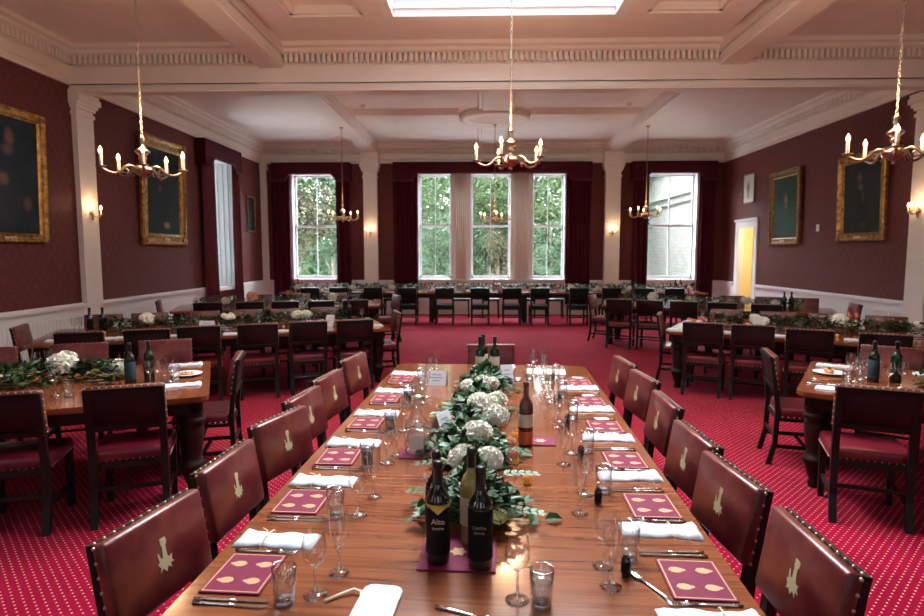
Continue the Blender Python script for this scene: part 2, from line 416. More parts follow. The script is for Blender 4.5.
# pillars on the side walls
def pillar(n, xw, s, BY0=BY0, BY1=BY1):
    b = MB(); px = xw + s*.08
    a, c = sorted((xw, px)); b.box(a, c, BY0, BY1, 0, 4.12)
    for z0, z1, e in ((0,.22,.035),(.22,.26,.02),(3.78,3.83,.02),(3.88,3.93,.03),(3.93,3.98,.055),(3.98,4.06,.085),(4.06,4.12,.07)):
        a, c = sorted((xw, px+s*e)); b.box(a, c, BY0-min(e,.05), BY1+e, z0, z1)
    trim(n, b)
pillar(13, XL, 1); pillar(14, XR, -1, BY0+.15, BY1+.17)
def pilaster(n, x0, x1):
    b = MB(); y0 = YF-.16; b.box(x0, x1, y0, YF, 0, 4.5)
    for z0, z1, e in ((0,.22,.03),(3.80,3.84,.02),(3.95,4.0,.03),(4.0,4.08,.055),(4.08,4.19,.085),(4.19,4.48,.06)): b.box(x0-e, x1+e, y0-e, YF, z0, z1)
    b.box(x0+.06, x1-.06, y0-.008, y0, .4, 3.7)
    trim(n, b)
pilaster(15, -3.17, -2.79); pilaster(16, 3.49, 3.90)
b = MB(); b.box(XL, XL+.16, YF-.10, YF, 0, 4.2); b.box(XL, XL+.20, YF-.13, YF, 4.0, 4.2); trim(17, b)

# wainscot and dado rail
ZD = .965
def wainscot(n, p0, p1, nrm):
    b = MB(); p0 = Vector((*p0, 0)); p1 = Vector((*p1, 0)); nn = Vector((*nrm, 0)); d = p1-p0; L = d.length; d.normalize()
    def seg(a, c, t, z0, z1):
        pts = [p0+d*a, p0+d*c, p0+d*c+nn*t, p0+d*a+nn*t]
        vs = [p+Vector((0,0,z0)) for p in pts]+[p+Vector((0,0,z1)) for p in pts]
        b.add(vs, [(0,3,2,1),(4,5,6,7),(0,1,5,4),(1,2,6,5),(2,3,7,6),(3,0,4,7)])
    seg(0, L, .008, 0, ZD)
    k = max(1, int(L/.075)); st = L/k
    for i in range(k): seg(i*st+.006, (i+1)*st-.006, .02, .15, .76)
    seg(0, L, .03, 0, .16); seg(0, L, .024, .76, .90); seg(0, L, .05, .885, .905); seg(0, L, .07, .905, .945); seg(0, L, .05, .945, ZD)
    o = struct(b.build('baseboard_%s' % n, M_white))
wainscot('left', (XL, YB), (XL, BY0), (1,0)); wainscot('left_near_window', (XL, BY1), (XL, 13.05), (1,0)); wainscot('left_corner', (XL, 14.75), (XL, YF-.1), (1,0))
wainscot('right', (XR, YB), (XR, BY0), (-1,0)); wainscot('right_far', (XR, BY1), (XR, 14.50), (-1,0)); wainscot('right_corner', (XR, 15.75), (XR, YF), (-1,0))
wainscot('far_left', (XL+.16, YF), (-3.17, YF), (0,-1)); wainscot('far', (-2.79, YF), (3.49, YF), (0,-1)); wainscot('far_right', (3.90, YF), (XR, YF), (0,-1))

# sash windows
def window(n, axis, a, c, z0, z1, w, s, lights=2, dp=0):
    """axis y: window in a wall whose inner face is w, outside towards s"""
    T = (lambda u0,u1,d0,d1,za,zb: (u0,u1,*sorted((w+s*d0, w+s*d1)),za,zb)) if axis == 'y' else (lambda u0,u1,d0,d1,za,zb: (*sorted((w+s*d0, w+s*d1)),u0,u1,za,zb))
    b = MB()
    def bx(*q): b.box(*T(*q))
    bx(a-.06, a+.05, -.03, .36+dp, z0-.02, z1); bx(c-.05, c+.06, -.03, .36+dp, z0-.02, z1)          # jamb linings
    bx(a-.06, c+.06, -.03, .36+dp, z1-.06, z1+.03); bx(a-.06, c+.06, -.06, .36+dp, z0-.08, z0)       # head and sill
    if dp:
        for q_ in (.08,.20,.33): bx(c-.075, c-.045, q_, q_+.035, z0, z1-.05); bx(a+.045, a+.075, q_, q_+.035, z0, z1-.05)
    o = struct(b.build('window_%d' % n, M_sash))
    zm = z0 + (z1-z0)*.50
    for q, (za, zb, d) in enumerate(((z0, zm+.03, .16+dp), (zm-.03, z1-.06, .21+dp))):
        b = MB(); bx = lambda *q_: b.box(*T(*q_))
        bx(a+.05, a+.10, d, d+.04, za, zb); bx(c-.10, c-.05, d, d+.04, za, zb); bx(a+.05, c-.05, d, d+.04, za, za+(.09 if q == 0 else .045)); bx(a+.05, c-.05, d, d+.04, zb-.045, zb)
        for k in range(1, lights): 
            u = a + (c-a)*k/lights; bx(u-.014, u+.014, d+.005, d+.035, za, zb)
        sash = b.build('window_frame', M_sash, o)
        b = MB(); b.box(*T(a+.09, c-.09, d+.018, d+.022, za+.03, zb-.03)); b.build('glass_pane', M_pane, sash)
    return o
for i, (a, d) in enumerate(FW): window(i+1, 'y', a, d, WZ0, WZ1, YF, 1, 2)
window(6, 'x', LW[0], LW[1], .92, WZ1, XL, -1, 2, .35)
k = 8
for a, d in NLW: window(k, 'x', a, d, WZ0, WZ1, XL, -1, 3); k += 1
for a, d in BW: window(k, 'y', a, d, WZ0, WZ1, YB, -1, 3); k += 1
# reeded mullion piers between the three middle windows, and window board
for n, (a, d) in ((18, (-.64,-.30)), (19, (1.01,1.41))):
    b = MB(); b.box(a, d, YF-.06, YF, .95, 4.0)
    m = 6; st = (d-a)/m
    for i in range(m): b.lathe([(st*.36, .98), (st*.36, 3.98)], 8, M=Matrix.Translation((a+st*(i+.5), YF-.06, 0)))
    trim(n, b)
b = MB(); b.box(-1.85, 2.6, YF-.12, YF, .955, .985); b.box(-5.35,-3.8, YF-.12, YF, .955,.985); b.box(4.5,6.15,YF-.12,YF,.955,.985); trim(20, b)

# curtains and pelmets
def curtain_mesh(w, z0, z1, folds, depth, taper=0):
    b = MB(); n = folds*8; vs = []; rows = 9
    for side in (0, 1):
        for j in range(rows):
            t = j/(rows-1)
            for i in range(n+1):
                u = i/n; am = depth*(.55+.45*(1-t))
                y = math.sin(u*folds*2*PI + .5*math.sin(t*3))*am + math.sin(u*folds*5.1*PI+1)*am*.25
                vs.append(((u-.5)*w*(1-taper*math.sin(t*PI)), y + side*.012, z0+(z1-z0)*t))
    fs = []; W = n+1; H = rows*W
    for j in range(rows-1):
        for i in range(n):
            a = j*W+i; fs.append((a, a+1, a+W+1, a+W)); fs.append((H+a, H+a+W, H+a+W+1, H+a+1))
    for j in range(rows-1):
        for i in (0, n): a = j*W+i; fs.append((a, a+W, H+a+W, H+a))
    for i in range(n):
        for j in (0, rows-1): a = j*W+i; fs.append((a, H+a, H+a+1, a+1))
    b.add(vs, fs, 0, True); return b
def curtain(x0, x1, y, z0, z1, label, m=M_velvetmid, rz=0, folds=None):
    w = x1-x0; b = curtain_mesh(w, z0, z1, folds or max(3, int(w/.11)), .045)
    o = b.build('curtain', m, None, ((x0+x1)/2, y, 0), 0)
    tag(o, label, 'curtain', 'velvet window curtains'); return o
CY = YF-.20
curtain(-5.72,-5.20, CY, .30, 4.0, 'dark velvet curtain nearest the narrow corner pilaster, beside the tree-view window')
curtain(-3.93,-3.52, CY, .30, 4.0, 'dark velvet curtain between the tree-view side window and a white pilaster')
curtain(-2.34,-1.66, CY, .30, 4.0, 'dark crimson curtain at the left end of the triple window')
curtain(2.42,3.10, CY, .30, 4.0, 'dark crimson curtain at the right end of the triple window')
curtain(4.24,4.66, CY, .30, 4.0, 'dark velvet curtain between a white pilaster and the window facing a stone building')
curtain(6.02,6.46, CY, .30, 4.0, 'dark velvet curtain in the corner beside the doorway')
for a, d, lb in ((12.80,13.30,'maroon curtain at the near side of the bright side-wall window'), (14.36,14.68,'glossy crimson curtain at the far side of the bright side-wall window')):
    b = curtain_mesh(d-a, .30, 3.9, 4, .05)
    o = b.build('curtain', M_velvet, None, (XL+.13, (a+d)/2, 0), PI/2); tag(o, lb, 'curtain', 'velvet window curtains')
def pelmet(x0, x1, zt, zmid, zend, step, label, dep=.36):
    y0, y1 = -dep, 0
    s = step
    poly = [(x0,zt),(x0,zend),(x0+s-.10,zend),(x0+s-.06,zend+.03),(x0+s-.04,zend+.09),(x0+s+.02,zmid-.05),(x0+s+.08,zmid),(x1-s-.08,zmid),(x1-s-.02,zmid-.05),(x1-s+.04,zend+.09),(x1-s+.06,zend+.03),(x1-s+.10,zend),(x1,zend),(x1,zt)]
    b = MB(); b.prism(poly, y0, y0+.03, 'y'); b.box(x0, x0+.03, y0+.03, y1, zend, zt); b.box(x1-.03, x1, y0+.03, y1, zend, zt); b.box(x0, x1, y0, y1, zt-.03, zt)
    r = empty('pelmet', (0,0,0)); tag(r, label, 'pelmet', 'velvet pelmets over the windows')
    b.build('pelmet_board', M_velvetmid, r)
    q = MB()
    pts = [(p[0], y0-.006, p[1]+.012) for p in poly[1:-1]]
    q.tube(pts, .012, 6); q.tube([(p[0], p[1], p[2]+.035) for p in pts], .006, 5); q.build('braid', M_velvet, r)
    return r
p = pelmet(-5.65,-3.50, 4.18, 3.87, 3.67, .46, 'stepped maroon pelmet over the tree-view window beside the corner'); p.location = (0, YF-.015, 0)
p = pelmet(-2.32, 3.08, 4.18, 3.88, 3.66, .62, 'long stepped maroon pelmet spanning the triple window'); p.location = (0, YF-.015, 0)
p = pelmet(4.17, 6.42, 4.18, 3.87, 3.67, .42, 'stepped maroon pelmet over the window facing a stone building'); p.location = (0, YF-.015, 0)
p = pelmet(-.98, .98, 4.18, 3.80, 3.62, .38, 'deep red pelmet over the bright side-wall window', .21); p.location = (XL+.015, 13.71, 0); p.rotation_euler.z = PI/2

# doorway with corridor beyond
b = MB()
b.box(XR-.03, XR+.13, DY0-.14, DY0+.02, 0, DZ+.16); b.box(XR-.03, XR+.13, DY1-.02, DY1+.14, 0, DZ+.16); b.box(XR-.03, XR+.13, DY0, DY1, DZ-.02, DZ+.16); b.box(XR-.06, XR, DY0-.17, DY1+.17, DZ+.14, DZ+.20)
d = struct(b.build('door_1', M_white))
b = MB(); b.box(-.02,.02, -.86, 0, .01, DZ-.01); b.box(-.03,.03,-.76,-.1,1.3,2.2); b.box(-.03,.03,-.76,-.1,.2,1.1)
dl = b.build('door_leaf', M_doorpaint, d); dl.location = (XR+.17, DY0+.03, 0); dl.rotation_euler.z = math.radians(75)
b = MB(); b.tube([(-.03,-.80,1.05),(-.08,-.80,1.05),(-.08,-.70,1.05)], .010, 8); b.build('handle', M_brasslt, dl)
b = MB()
X0, X1, Y0, Y1 = XR+.115, XR+2.1, 13.6, 16.4
b.box(X1, X1+.1, Y0, Y1, 0, 2.9); b.box(X0, X1, Y0-.1, Y0, 0, 2.9); b.box(X0, X1, Y1, Y1+.1, 0, 2.9); b.box(X0, X1+.1, Y0-.1, Y1+.1, 2.9, 3.0); b.box(X0, X1+.1, Y0-.1, Y1+.1, -.1, -.005)
b.box(XR+.76, XR+.84, Y1-.12, Y1+.02, 0, 2.9)
struct(b.build('wall_corridor', M_corridor))

# ------------------------------------------------------------------ chairs
def stud(b, p, r=.0065, mi=1): b.ball(p, r, mi, 6, 4)
def make_chair(name, label, Mback, Mseat, Mrear, Mwood, crest=False, studs=True, W=.225):
    r = empty(name); tag(r, label, 'chair')
    Dp = .21
    for s in (-1, 1):
        b = MB()                                                   # front leg
        b.prism([(s*W-.022*1, .40),(s*W+.022*1, .40),(s*W+.017, 0),(s*W-.017, 0)], Dp-.045, Dp-.005, 'y', 0, Matrix.Translation((-s*.022,0,0)))
        b.build('leg', Mwood, r)
    for s in (-1, 1):
        b = MB(); x0, x1 = sorted((s*(W-.042), s*W))              # rear leg runs up as the back post
        pts = [(-.285,0),(-.245,0),(-.205,.18),(-.195,.45),(-.215,.62),(-.255,.875),(-.288,.88),(-.250,.62),(-.232,.45),(-.240,.18)]
        b.prism(pts, x0, x1, 'x'); b.build('leg', Mwood, r)
    b = MB()
    b.box(-W+.03, W-.03, -.215, Dp-.015, .36, .40); b.build('seat_frame', Mwood, r)
    b = MB()
    for s in (-1, 1): b.box(s*(W-.022)-.010, s*(W-.022)+.010, -.22, Dp-.03, .14, .17)
    b.box(-W+.03, W-.03, -.01, .015, .145, .165); b.box(-W+.03, W-.03, -.235, -.215, .22, .245)
    b.build('stretcher', Mwood, r)
    b = MB(); b.rbox(-W-.004, W+.004, -.20, Dp+.008, .385, .475, .028, 0, None, 3)
    if studs:
        for i in range(12):
            x = -W+.015 + (2*W-.03)*i/11; stud(b, (x, Dp+.009, .405))
        for s in (-1, 1):
            for i in range(10): stud(b, (s*(W+.005), -.18+.37*i/9, .405))
        for i in range(12): stud(b, (-W+.015 + (2*W-.03)*i/11, -.200, .405))
    b.build('seat', [Mseat, M_brass], r)
    # back pad: leather wraps the top and the front, raked with the posts
    rake = math.atan2(.05, .30)
    M = Matrix.Translation((0, -.215, .62)) @ Matrix.Rotation(rake, 4, 'X')
    b = MB(); b.rbox(-W-.003, W+.003, -.012, .034, .0, .280, .014, 0, M, 2)
    # peaked top corners
    if studs:
        for i in range(12): stud(b, M @ Vector((-W+.012 + (2*W-.024)*i/11, -.010, .279)), .0058)
        for s in (-1, 1):
            for i in range(7): stud(b, M @ Vector((s*(W+.003), .0, .01+.26*i/6)), .006)
    b.build('backrest', [Mback, M_brass], r)
    b = MB()
    b.box(-W+.005, W-.005, -.040, -.010, .0, .035, 0, M); b.box(-W+.005, W-.005, -.034, -.012, .235, .276, 0, M)
    b.build('back_rail', Mwood, r)
    b = MB(); b.rbox(-W+.035, W-.035, -.028, -.010, .02, .24, .006, 0, M); b.build('back_panel', Mrear, r)
    if crest:
        cp = [(-.010,.048),(.012,.048),(.012,.030),(.008,.024),(.011,-.008),(.020,-.006),(.026,.012),(.031,.010),(.027,-.014),(.036,-.018),(.026,-.030),(.030,-.044),(.016,-.036),(.004,-.050),(-.004,-.036),(-.020,-.048),(-.016,-.032),(-.032,-.034),(-.024,-.024),(-.028,-.010),(-.016,-.014),(-.009,-.008),(-.007,.024),(-.012,.030),(-.014,.040)]
        b = MB(); b.prism([(x*1.0, z*1.1+.145) for x, z in cp], .0335, .0355, 'y', 0, M)
        b.build('crest', M_crest, r)
    return r
crest_chair = Proto(make_chair('dining_chair', 'x', M_leather, M_leatherseat, M_leatherback, M_chairwood, True, True, .210))
plain_chair = Proto(make_chair('dining_chair', 'x', M_leather, M_leatherseat, M_leatherback, M_chairwood, False))
green_chair = Proto(make_chair('dining_chair', 'x', M_green, M_green, M_green, M_blackwood, False, False))
def from_back(mx, my, th, off=.275):
    """chair origin from the middle of its back's top edge, facing th"""
    return (mx + off*math.cos(th), my + off*math.sin(th), 0), th - PI/2
NTH = ['nearest', 'second', 'third', 'fourth', 'fifth', 'sixth', 'seventh', 'eighth', 'ninth', 'tenth', 'eleventh', 'twelfth']
# main table, both sides: (far end, near end of the back's top edge)
RC = [((1.01,1.895),(1.00,1.465)),((.985,2.445),(1.02,2.005)),((1.02,2.91),(1.04,2.47)),((1.10,3.55),(1.09,3.10)),((1.13,4.19),(1.17,3.77)),((1.14,4.76),(1.17,4.32))]
LC = [((-1.02,1.99),(-1.10,1.57)),((-1.04,2.55),(-1.07,2.11)),((-.97,3.13),(-1.09,2.72)),((-1.02,3.62),(-1.08,3.17)),((-1.01,4.15),(-1.07,3.72)),((-.97,4.86),(-1.06,4.42))]
for i, (A, B) in enumerate(RC):
    th = math.atan2(A[1]-B[1], A[0]-B[0]) + PI/2
    l, rz = from_back((A[0]+B[0])/2, (A[1]+B[1])/2, th)
    crest_chair.place(l, rz, 'burgundy crested chair, %s the camera on the right side of the long table' % ('nearest to' if i == 0 else NTH[i]+' from'), 'crested chairs at the long table')
for i, (A, B) in enumerate(LC):
    th = math.atan2(A[1]-B[1], A[0]-B[0]) - PI/2
    l, rz = from_back((A[0]+B[0])/2, (A[1]+B[1])/2, th)
    crest_chair.place(l, rz, 'burgundy crested chair, %s the camera on the left side of the long table' % ('nearest to' if i == 0 else NTH[i]+' from'), 'crested chairs at the long table')
l, rz = from_back(.12, 5.33, math.radians(-88)); crest_chair.place(l, rz, 'burgundy chair at the far end of the long table behind the wine bottles', 'crested chairs at the long table')

# ------------------------------------------------------------------ tables
def turned_leg(b, x, y, r=1.0, zt=.64, mi=0):
    prof = [(.045,0),(.05,.03),(.04,.05),(.058,.09),(.075,.14),(.085,.17),(.095,.18),(.095,.20),(.08,.215),(.07,.24),(.078,.30),(.090,.38),(.094,.43),(.080,.46),(.10,.475),(.105,.49),(.10,.505),(.085,.515),(.10,.53),(.10,.545),(.08,.56)]
    b.lathe([(a*r, z*zt/.64) for a, z in prof], 20, mi, Matrix.Translation((x, y, 0)))
    s = .09*r; b.rbox(x-s, x+s, y-s, y+s, .555*zt/.64, zt, .008, mi, None, 1, False)
def make_table(L, W, label, legs=None, simple=False, group='laid dining tables', inset=.13):
    r = empty('dining_table'); tag(r, label, 'table', group)
    b = MB()
    c = .05
    poly = [(-L/2+c,-W/2),(L/2-c,-W/2),(L/2-c*.3,-W/2+c*.3),(L/2,-W/2+c),(L/2,W/2-c),(L/2-c*.3,W/2-c*.3),(L/2-c,W/2),(-L/2+c,W/2),(-L/2+c*.3,W/2-c*.3),(-L/2,W/2-c),(-L/2,-W/2+c),(-L/2+c*.3,-W/2+c*.3)]
    b.prism(poly, .722, .75, 'z'); b.prism([(x*.994, y*.988) for x, y in poly], .708, .722, 'z')
    b.build('tabletop', M_table if L > 3.6 and W > 1.5 else M_table_x, r)
    b = MB(); i = .10
    b.box(-L/2+i, L/2-i, -W/2+i, -W/2+i+.03, .61, .71); b.box(-L/2+i, L/2-i, W/2-i-.03, W/2-i, .61, .71)
    b.box(-L/2+i, -L/2+i+.03, -W/2+i, W/2-i, .61, .71); b.box(L/2-i-.03, L/2-i, -W/2+i, W/2-i, .61, .71)
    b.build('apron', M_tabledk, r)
    for x in (legs or (-L/2+inset, L/2-inset)):
        for y in (-W/2+(.25 if W > 1.1 else inset), W/2-(.25 if W > 1.1 else inset)):
            b = MB()
            if simple: b.rbox(x-.06, x+.06, y-.05, y+.05, 0, .70, .01, 0, None, 1, False)
            else: turned_leg(b, x, y, .95, .70)
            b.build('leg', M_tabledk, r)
    return r
M_table_x = wood('polished_table_wood', [(.25,(.09,.026,.012)),(.45,(.17,.050,.020)),(.55,(.23,.070,.026)),(.8,(.30,.10,.040))], (1.2,22,1), .18, .5, 2.2)
TILT = math.radians(2.4)
MT = Matrix.Translation((.025, 2.95, 0)) @ Matrix.Rotation(PI/2 - TILT, 4, 'Z')
t = make_table(4.28, 1.62, 'long polished mahogany table with leather chairs down both sides, in the middle of the hall')
# grain runs across this table: local x is its length
t.location = MT.translation; t.rotation_euler.z = PI/2 - TILT
def frame_of(corner, ang, L, W, near_right=True):
    """table frame from its near inner corner: returns centre"""
    u = Vector((math.cos(ang), math.sin(ang))); n = Vector((-u.y, u.x))
    c = Vector(corner) + n*W/2 + (-u if near_right else u)*L/2
    return c, u, n
TAB = {}
def side_table(key, corner, deg, L, W, near_right, label, simple=False):
    a = math.radians(deg); c, u, n = frame_of(corner, a, L, W, near_right)
    t = make_table(L, W, label, simple=simple); t.location = (c.x, c.y, 0); t.rotation_euler.z = a
    TAB[key] = (c, u, n, L, W, a)
side_table('A', (-1.83,3.90), 24, 3.9, 1.45, True, 'angled wooden table near the left edge with dark bottles and a garland')
side_table('B', (-1.12,7.58), 22.6, 4.0, 1.40, True, 'angled wooden table before the white pillar on the left, second from the camera')
side_table('C', (-1.75,10.82), 19, 3.6, 1.40, True, 'angled table beside the bright side-wall window, third from the camera on the left')
side_table('E', (2.25,4.16), -33, 3.9, 1.42, False, 'angled wooden table near the right edge with a tart on a plate')
side_table('F', (2.34,7.39), -29, 3.95, 1.42, False, 'angled wooden table second from the camera on the right')
side_table('G', (2.28,11.02), -25, 3.8, 1.25, False, 'angled table before the doorway, third from the camera on the right')
t = make_table(10.6, .95, 'very long narrow top table standing under the windows', legs=(-5.0,-3.3,-1.5,.81,3.22,5.0), simple=True, group=None)
t.location = (.35, 14.98, 0)
TAB['D'] = (Vector((.35,14.98)), Vector((1,0)), Vector((0,1)), 10.6, .95, 0)

def seat_at(key, p, side, proto, label, group, jitter=0):
    """p: middle of the top edge of the back"""
    c, u, n, L, W, a = TAB[key]
    th = {'near': a+PI/2, 'far': a-PI/2, 'left': a, 'right': a+PI}[side] + math.radians(jitter)
    q = Vector((p[0], p[1])) - c; lx, ly = q.dot(u), q.dot(n)      # keep seats clear of the table's legs
    if side in ('left', 'right'): ly = max(-.06, min(.06, ly))
    else: lx = max(-L/2+.40, min(L/2-.40, lx))
    q = c + u*lx + n*ly
    l, rz = from_back(q.x, q.y, th); proto.place(l, rz, label, group)
def row(key, side, ps, proto, fmt, group, jit=()):
    for i, p in enumerate(ps): seat_at(key, p, side, proto, fmt % p[2], group, jit[i] if i < len(jit) else random.uniform(-2,2))
GA = 'leather chairs at the angled side tables'
row('A', 'near', [(-2.20,3.55,'beside the table end'), (-2.83,3.33,'next one towards the frame edge'), (-3.42,3.05,'at the edge of view')], plain_chair, 'dark-backed chair before the near left table, %s', GA, (-3,-6,0))
row('A', 'far', [(-3.66,5.28,'behind the plate and hydrangea'), (-2.98,5.52,'behind the two dark bottles'), (-4.30,5.00,'at the frame edge')], plain_chair, 'maroon-backed chair on the far side of the near left table, %s', GA, (0,0,0))
seat_at('A', (-1.93,4.70), 'right', plain_chair, 'chair seen side-on at the right end of the near left table', GA, -8)
row('B', 'near', [(-4.18,6.02,'first from the wall'), (-3.60,6.27,'second from the wall'), (-3.16,6.55,'behind the small white sign'), (-2.57,6.78,'under the white vase of flowers'), (-2.05,7.05,'before the white hydrangea'), (-1.52,7.25,'last one before the aisle')], plain_chair, 'dark-backed chair before the second left table, %s', GA)
row('B', 'far', [(-5.05,7.80,'nearest the wall'), (-4.54,8.02,'second from the wall'), (-3.93,8.29,'half hidden behind the sign'), (-3.40,8.53,'behind the vase'), (-2.86,8.70,'behind the hydrangea'), (-2.32,8.92,'next to the aisle end')], plain_chair, 'burgundy chair on the far side of the second left table, %s', GA)
seat_at('B', (-5.20,6.42), 'left', plain_chair, 'burgundy chair side-on against the wainscot at the second left table', GA)
seat_at('B', (-1.12,8.30), 'right', plain_chair, 'burgundy chair at the aisle end of the second left table', GA, -4)
row('C', 'near', [(-4.53,9.74,'nearest the wall'), (-3.87,9.88,'second from the wall'), (-3.30,10.00,'third from the wall'), (-2.72,10.15,'fourth from the wall'), (-2.16,10.35,'last before the aisle')], plain_chair, 'black-backed chair before the third left table, %s', GA)
row('C', 'far', [(-5.0,11.45,'nearest the wall'), (-4.35,11.65,'second from the wall'), (-3.65,11.90,'third from the wall'), (-2.95,12.15,'last before the aisle')], plain_chair, 'burgundy chair on the far side of the third left table, %s', GA)
seat_at('C', (-1.45,11.20), 'right', plain_chair, 'pale-lit chair at the aisle end of the third left table', GA, 5)
seat_at('C', (-5.60,10.10), 'left', plain_chair, 'chair side-on at the wall end of the third left table', GA, 5)
row('E', 'near', [(2.47,3.63,'beside the tart plate')], plain_chair, 'dark studded chair before the near right table, %s', GA, (12,))
seat_at('E', (2.44,4.98), 'left', plain_chair, 'chair seen side-on at the end of the near right table', GA, 17)
row('E', 'far', [(3.68,5.28,'behind the two dark bottles'), (4.35,4.90,'next to the frame edge')], plain_chair, 'maroon-backed chair on the far side of the near right table, %s', GA)
row('F', 'near', [(2.68,7.05,'nearest the aisle'), (3.16,6.81,'second from the aisle'), (3.60,6.44,'third from the aisle'), (4.18,6.10,'last towards the white pillar')], plain_chair, 'dark-backed chair before the second right table, %s', GA, (2,3,3,2))
row('F', 'far', [(3.68,8.74,'nearest the aisle'), (4.25,8.42,'second from the aisle'), (4.78,8.14,'behind the pink bottles'), (5.36,7.84,'last towards the wall')], plain_chair, 'burgundy chair on the far side of the second right table, %s', GA)
seat_at('F', (2.55,8.28), 'left', plain_chair, 'reddish chair at the aisle end of the second right table beside a carved leg', GA, 10)
row('G', 'near', [(2.51,10.62,'nearest the aisle'), (3.02,10.42,'second from the aisle'), (3.54,10.2,'third from the aisle'), (4.08,9.92,'fourth from the aisle'), (4.66,9.60,'last towards the wall')], plain_chair, 'black-backed chair before the third right table, %s', GA)
row('G', 'far', [(4.95,11.60,'before the doorway'), (5.50,11.28,'beside the doorway'), (6.10,10.98,'nearest the wall')], plain_chair, 'dark chair on the far side of the third right table, %s', GA)
seat_at('G', (2.25,11.75), 'left', plain_chair, 'tan-lit chair at the aisle end of the third right table', GA, 0)
seat_at('G', (6.18,9.72), 'right', plain_chair, 'slender dark chair seen edge-on against the white wainscot', GA, 10)
DX = [-4.05,-3.35,-2.52,-1.70,-.80,.06,.82,1.49,2.42,3.19,3.95,4.68]
for i, x in enumerate(DX):
    l, rz = from_back(x, 14.10, PI/2 + random.uniform(-.03,.03))
    green_chair.place(l, rz, 'black and green chair before the top table, %s counting from the bright side-wall window' % (NTH[i] if i else 'first'), 'dark chairs at the top table')
# backless stools on the window side of the top table
def make_stool():
    r = empty('low_stool'); tag(r, 'x', 'stool')
    b = MB(); b.rbox(-.23,.23,-.17,.17,.46,.52,.015); b.build('seat', M_green, r)
    for sx in (-1,1):
        for sy in (-1,1):
            b = MB(); b.prism([(sx*.20-.017,.47),(sx*.20+.017,.47),(sx*.215+.013,0),(sx*.215-.013,0)], sy*.14-.015, sy*.14+.015, 'y'); b.build('leg', M_blackwood, r)
    return r
stool = Proto(make_stool())
for i, x in enumerate((-2.9, -2.15, -.33, .46, 1.42, 2.15, 3.8)):
    stool.place((-.12+x, 15.66, 0), random.uniform(-.04,.04), 'dark backless stool on the window side of the top table, %s counting from the left' % (NTH[i] if i else 'first'), 'dark stools behind the top table')

# ------------------------------------------------------------------ tableware
ZT = .7502
def lens_prof(*p): return list(p)
def make_wine(simple=False):
    r = empty('wine_glass'); tag(r, 'x', 'wine glass')
    b = MB(); b.lathe([(.033,.0),(.034,.002),(.012,.006),(.0045,.012),(.0038,.05),(.0040,.082),(.009,.090),(.0001,.094)], 14, cap=False); b.build('stem', M_solid, r)
    b = MB(); b.lathe([(.004,.088),(.017,.094),(.030,.110),(.0355,.130),(.035,.150),(.030,.178),(.0285,.190)], 18, cap=False); b.build('bowl', M_glass, r)
    return r
def make_flute():
    r = empty('champagne_flute'); tag(r, 'x', 'champagne flute')
    b = MB(); b.lathe([(.031,0),(.032,.002),(.010,.006),(.0045,.012),(.0038,.05),(.0045,.07),(.010,.082),(.0001,.086)], 14, cap=False); b.build('stem', M_solid, r)
    b = MB(); b.lathe([(.004,.076),(.012,.085),(.021,.110),(.026,.145),(.028,.20),(.029,.212)], 18, cap=False); b.build('bowl', M_glass, r)
    return r
def make_tumbler(fill=None):
    r = empty('tumbler'); tag(r, 'x', 'tumbler')
    b = MB(); b.lathe([(.0001,.0),(.028,.0),(.029,.003),(.034,.108),(.0325,.110),(.031,.106),(.0272,.014),(.0001,.012)], 20, cap=False); b.build('glass_wall', M_glass, r)
    b = MB(); b.lathe([(.0001,.001),(.027,.001),(.0268,.012),(.0001,.012)], 16, cap=False); b.build('glass_base', M_solid, r)
    if fill:
        b = MB(); b.lathe([(.0001,.0135),(.0265,.0135),(.0295,fill[1]),(.0001,fill[1])], 16, cap=False); b.build('drink', fill[0], r)
    return r
def make_menu():
    r = empty('menu_booklet'); tag(r, 'x', 'menu')
    b = MB(); b.rbox(-.09,.09,-.11,.11,0,.006,.0015,0,None,1,False); b.build('cover', M_menu, r)
    b = MB()
    for x0,x1,y0,y1 in ((-.084,.084,-.104,-.100),(-.084,.084,.100,.104),(-.084,-.080,-.104,.104),(.080,.084,-.104,.104)): b.box(x0,x1,y0,y1,.0055,.0064)
    b.build('border', M_menugold, r)
    for sx in (-1,1):
        for sy in (-1,1):
            pts = []
            for k in range(30):
                a = 2*PI*k/30; rr = 1+.035*math.cos(7*a)+.03*math.sin(11*a)
                pts.append((sx*.040+.024*rr*math.cos(a)*(1 if math.cos(a)>0 else 1.15), sy*.046+.0165*rr*math.sin(a)*(1-.62*max(0,-math.cos(a)))))
            b = MB(); b.prism(pts, .0055, .0066, 'z'); b.build('crest', M_menugold, r)
    return r
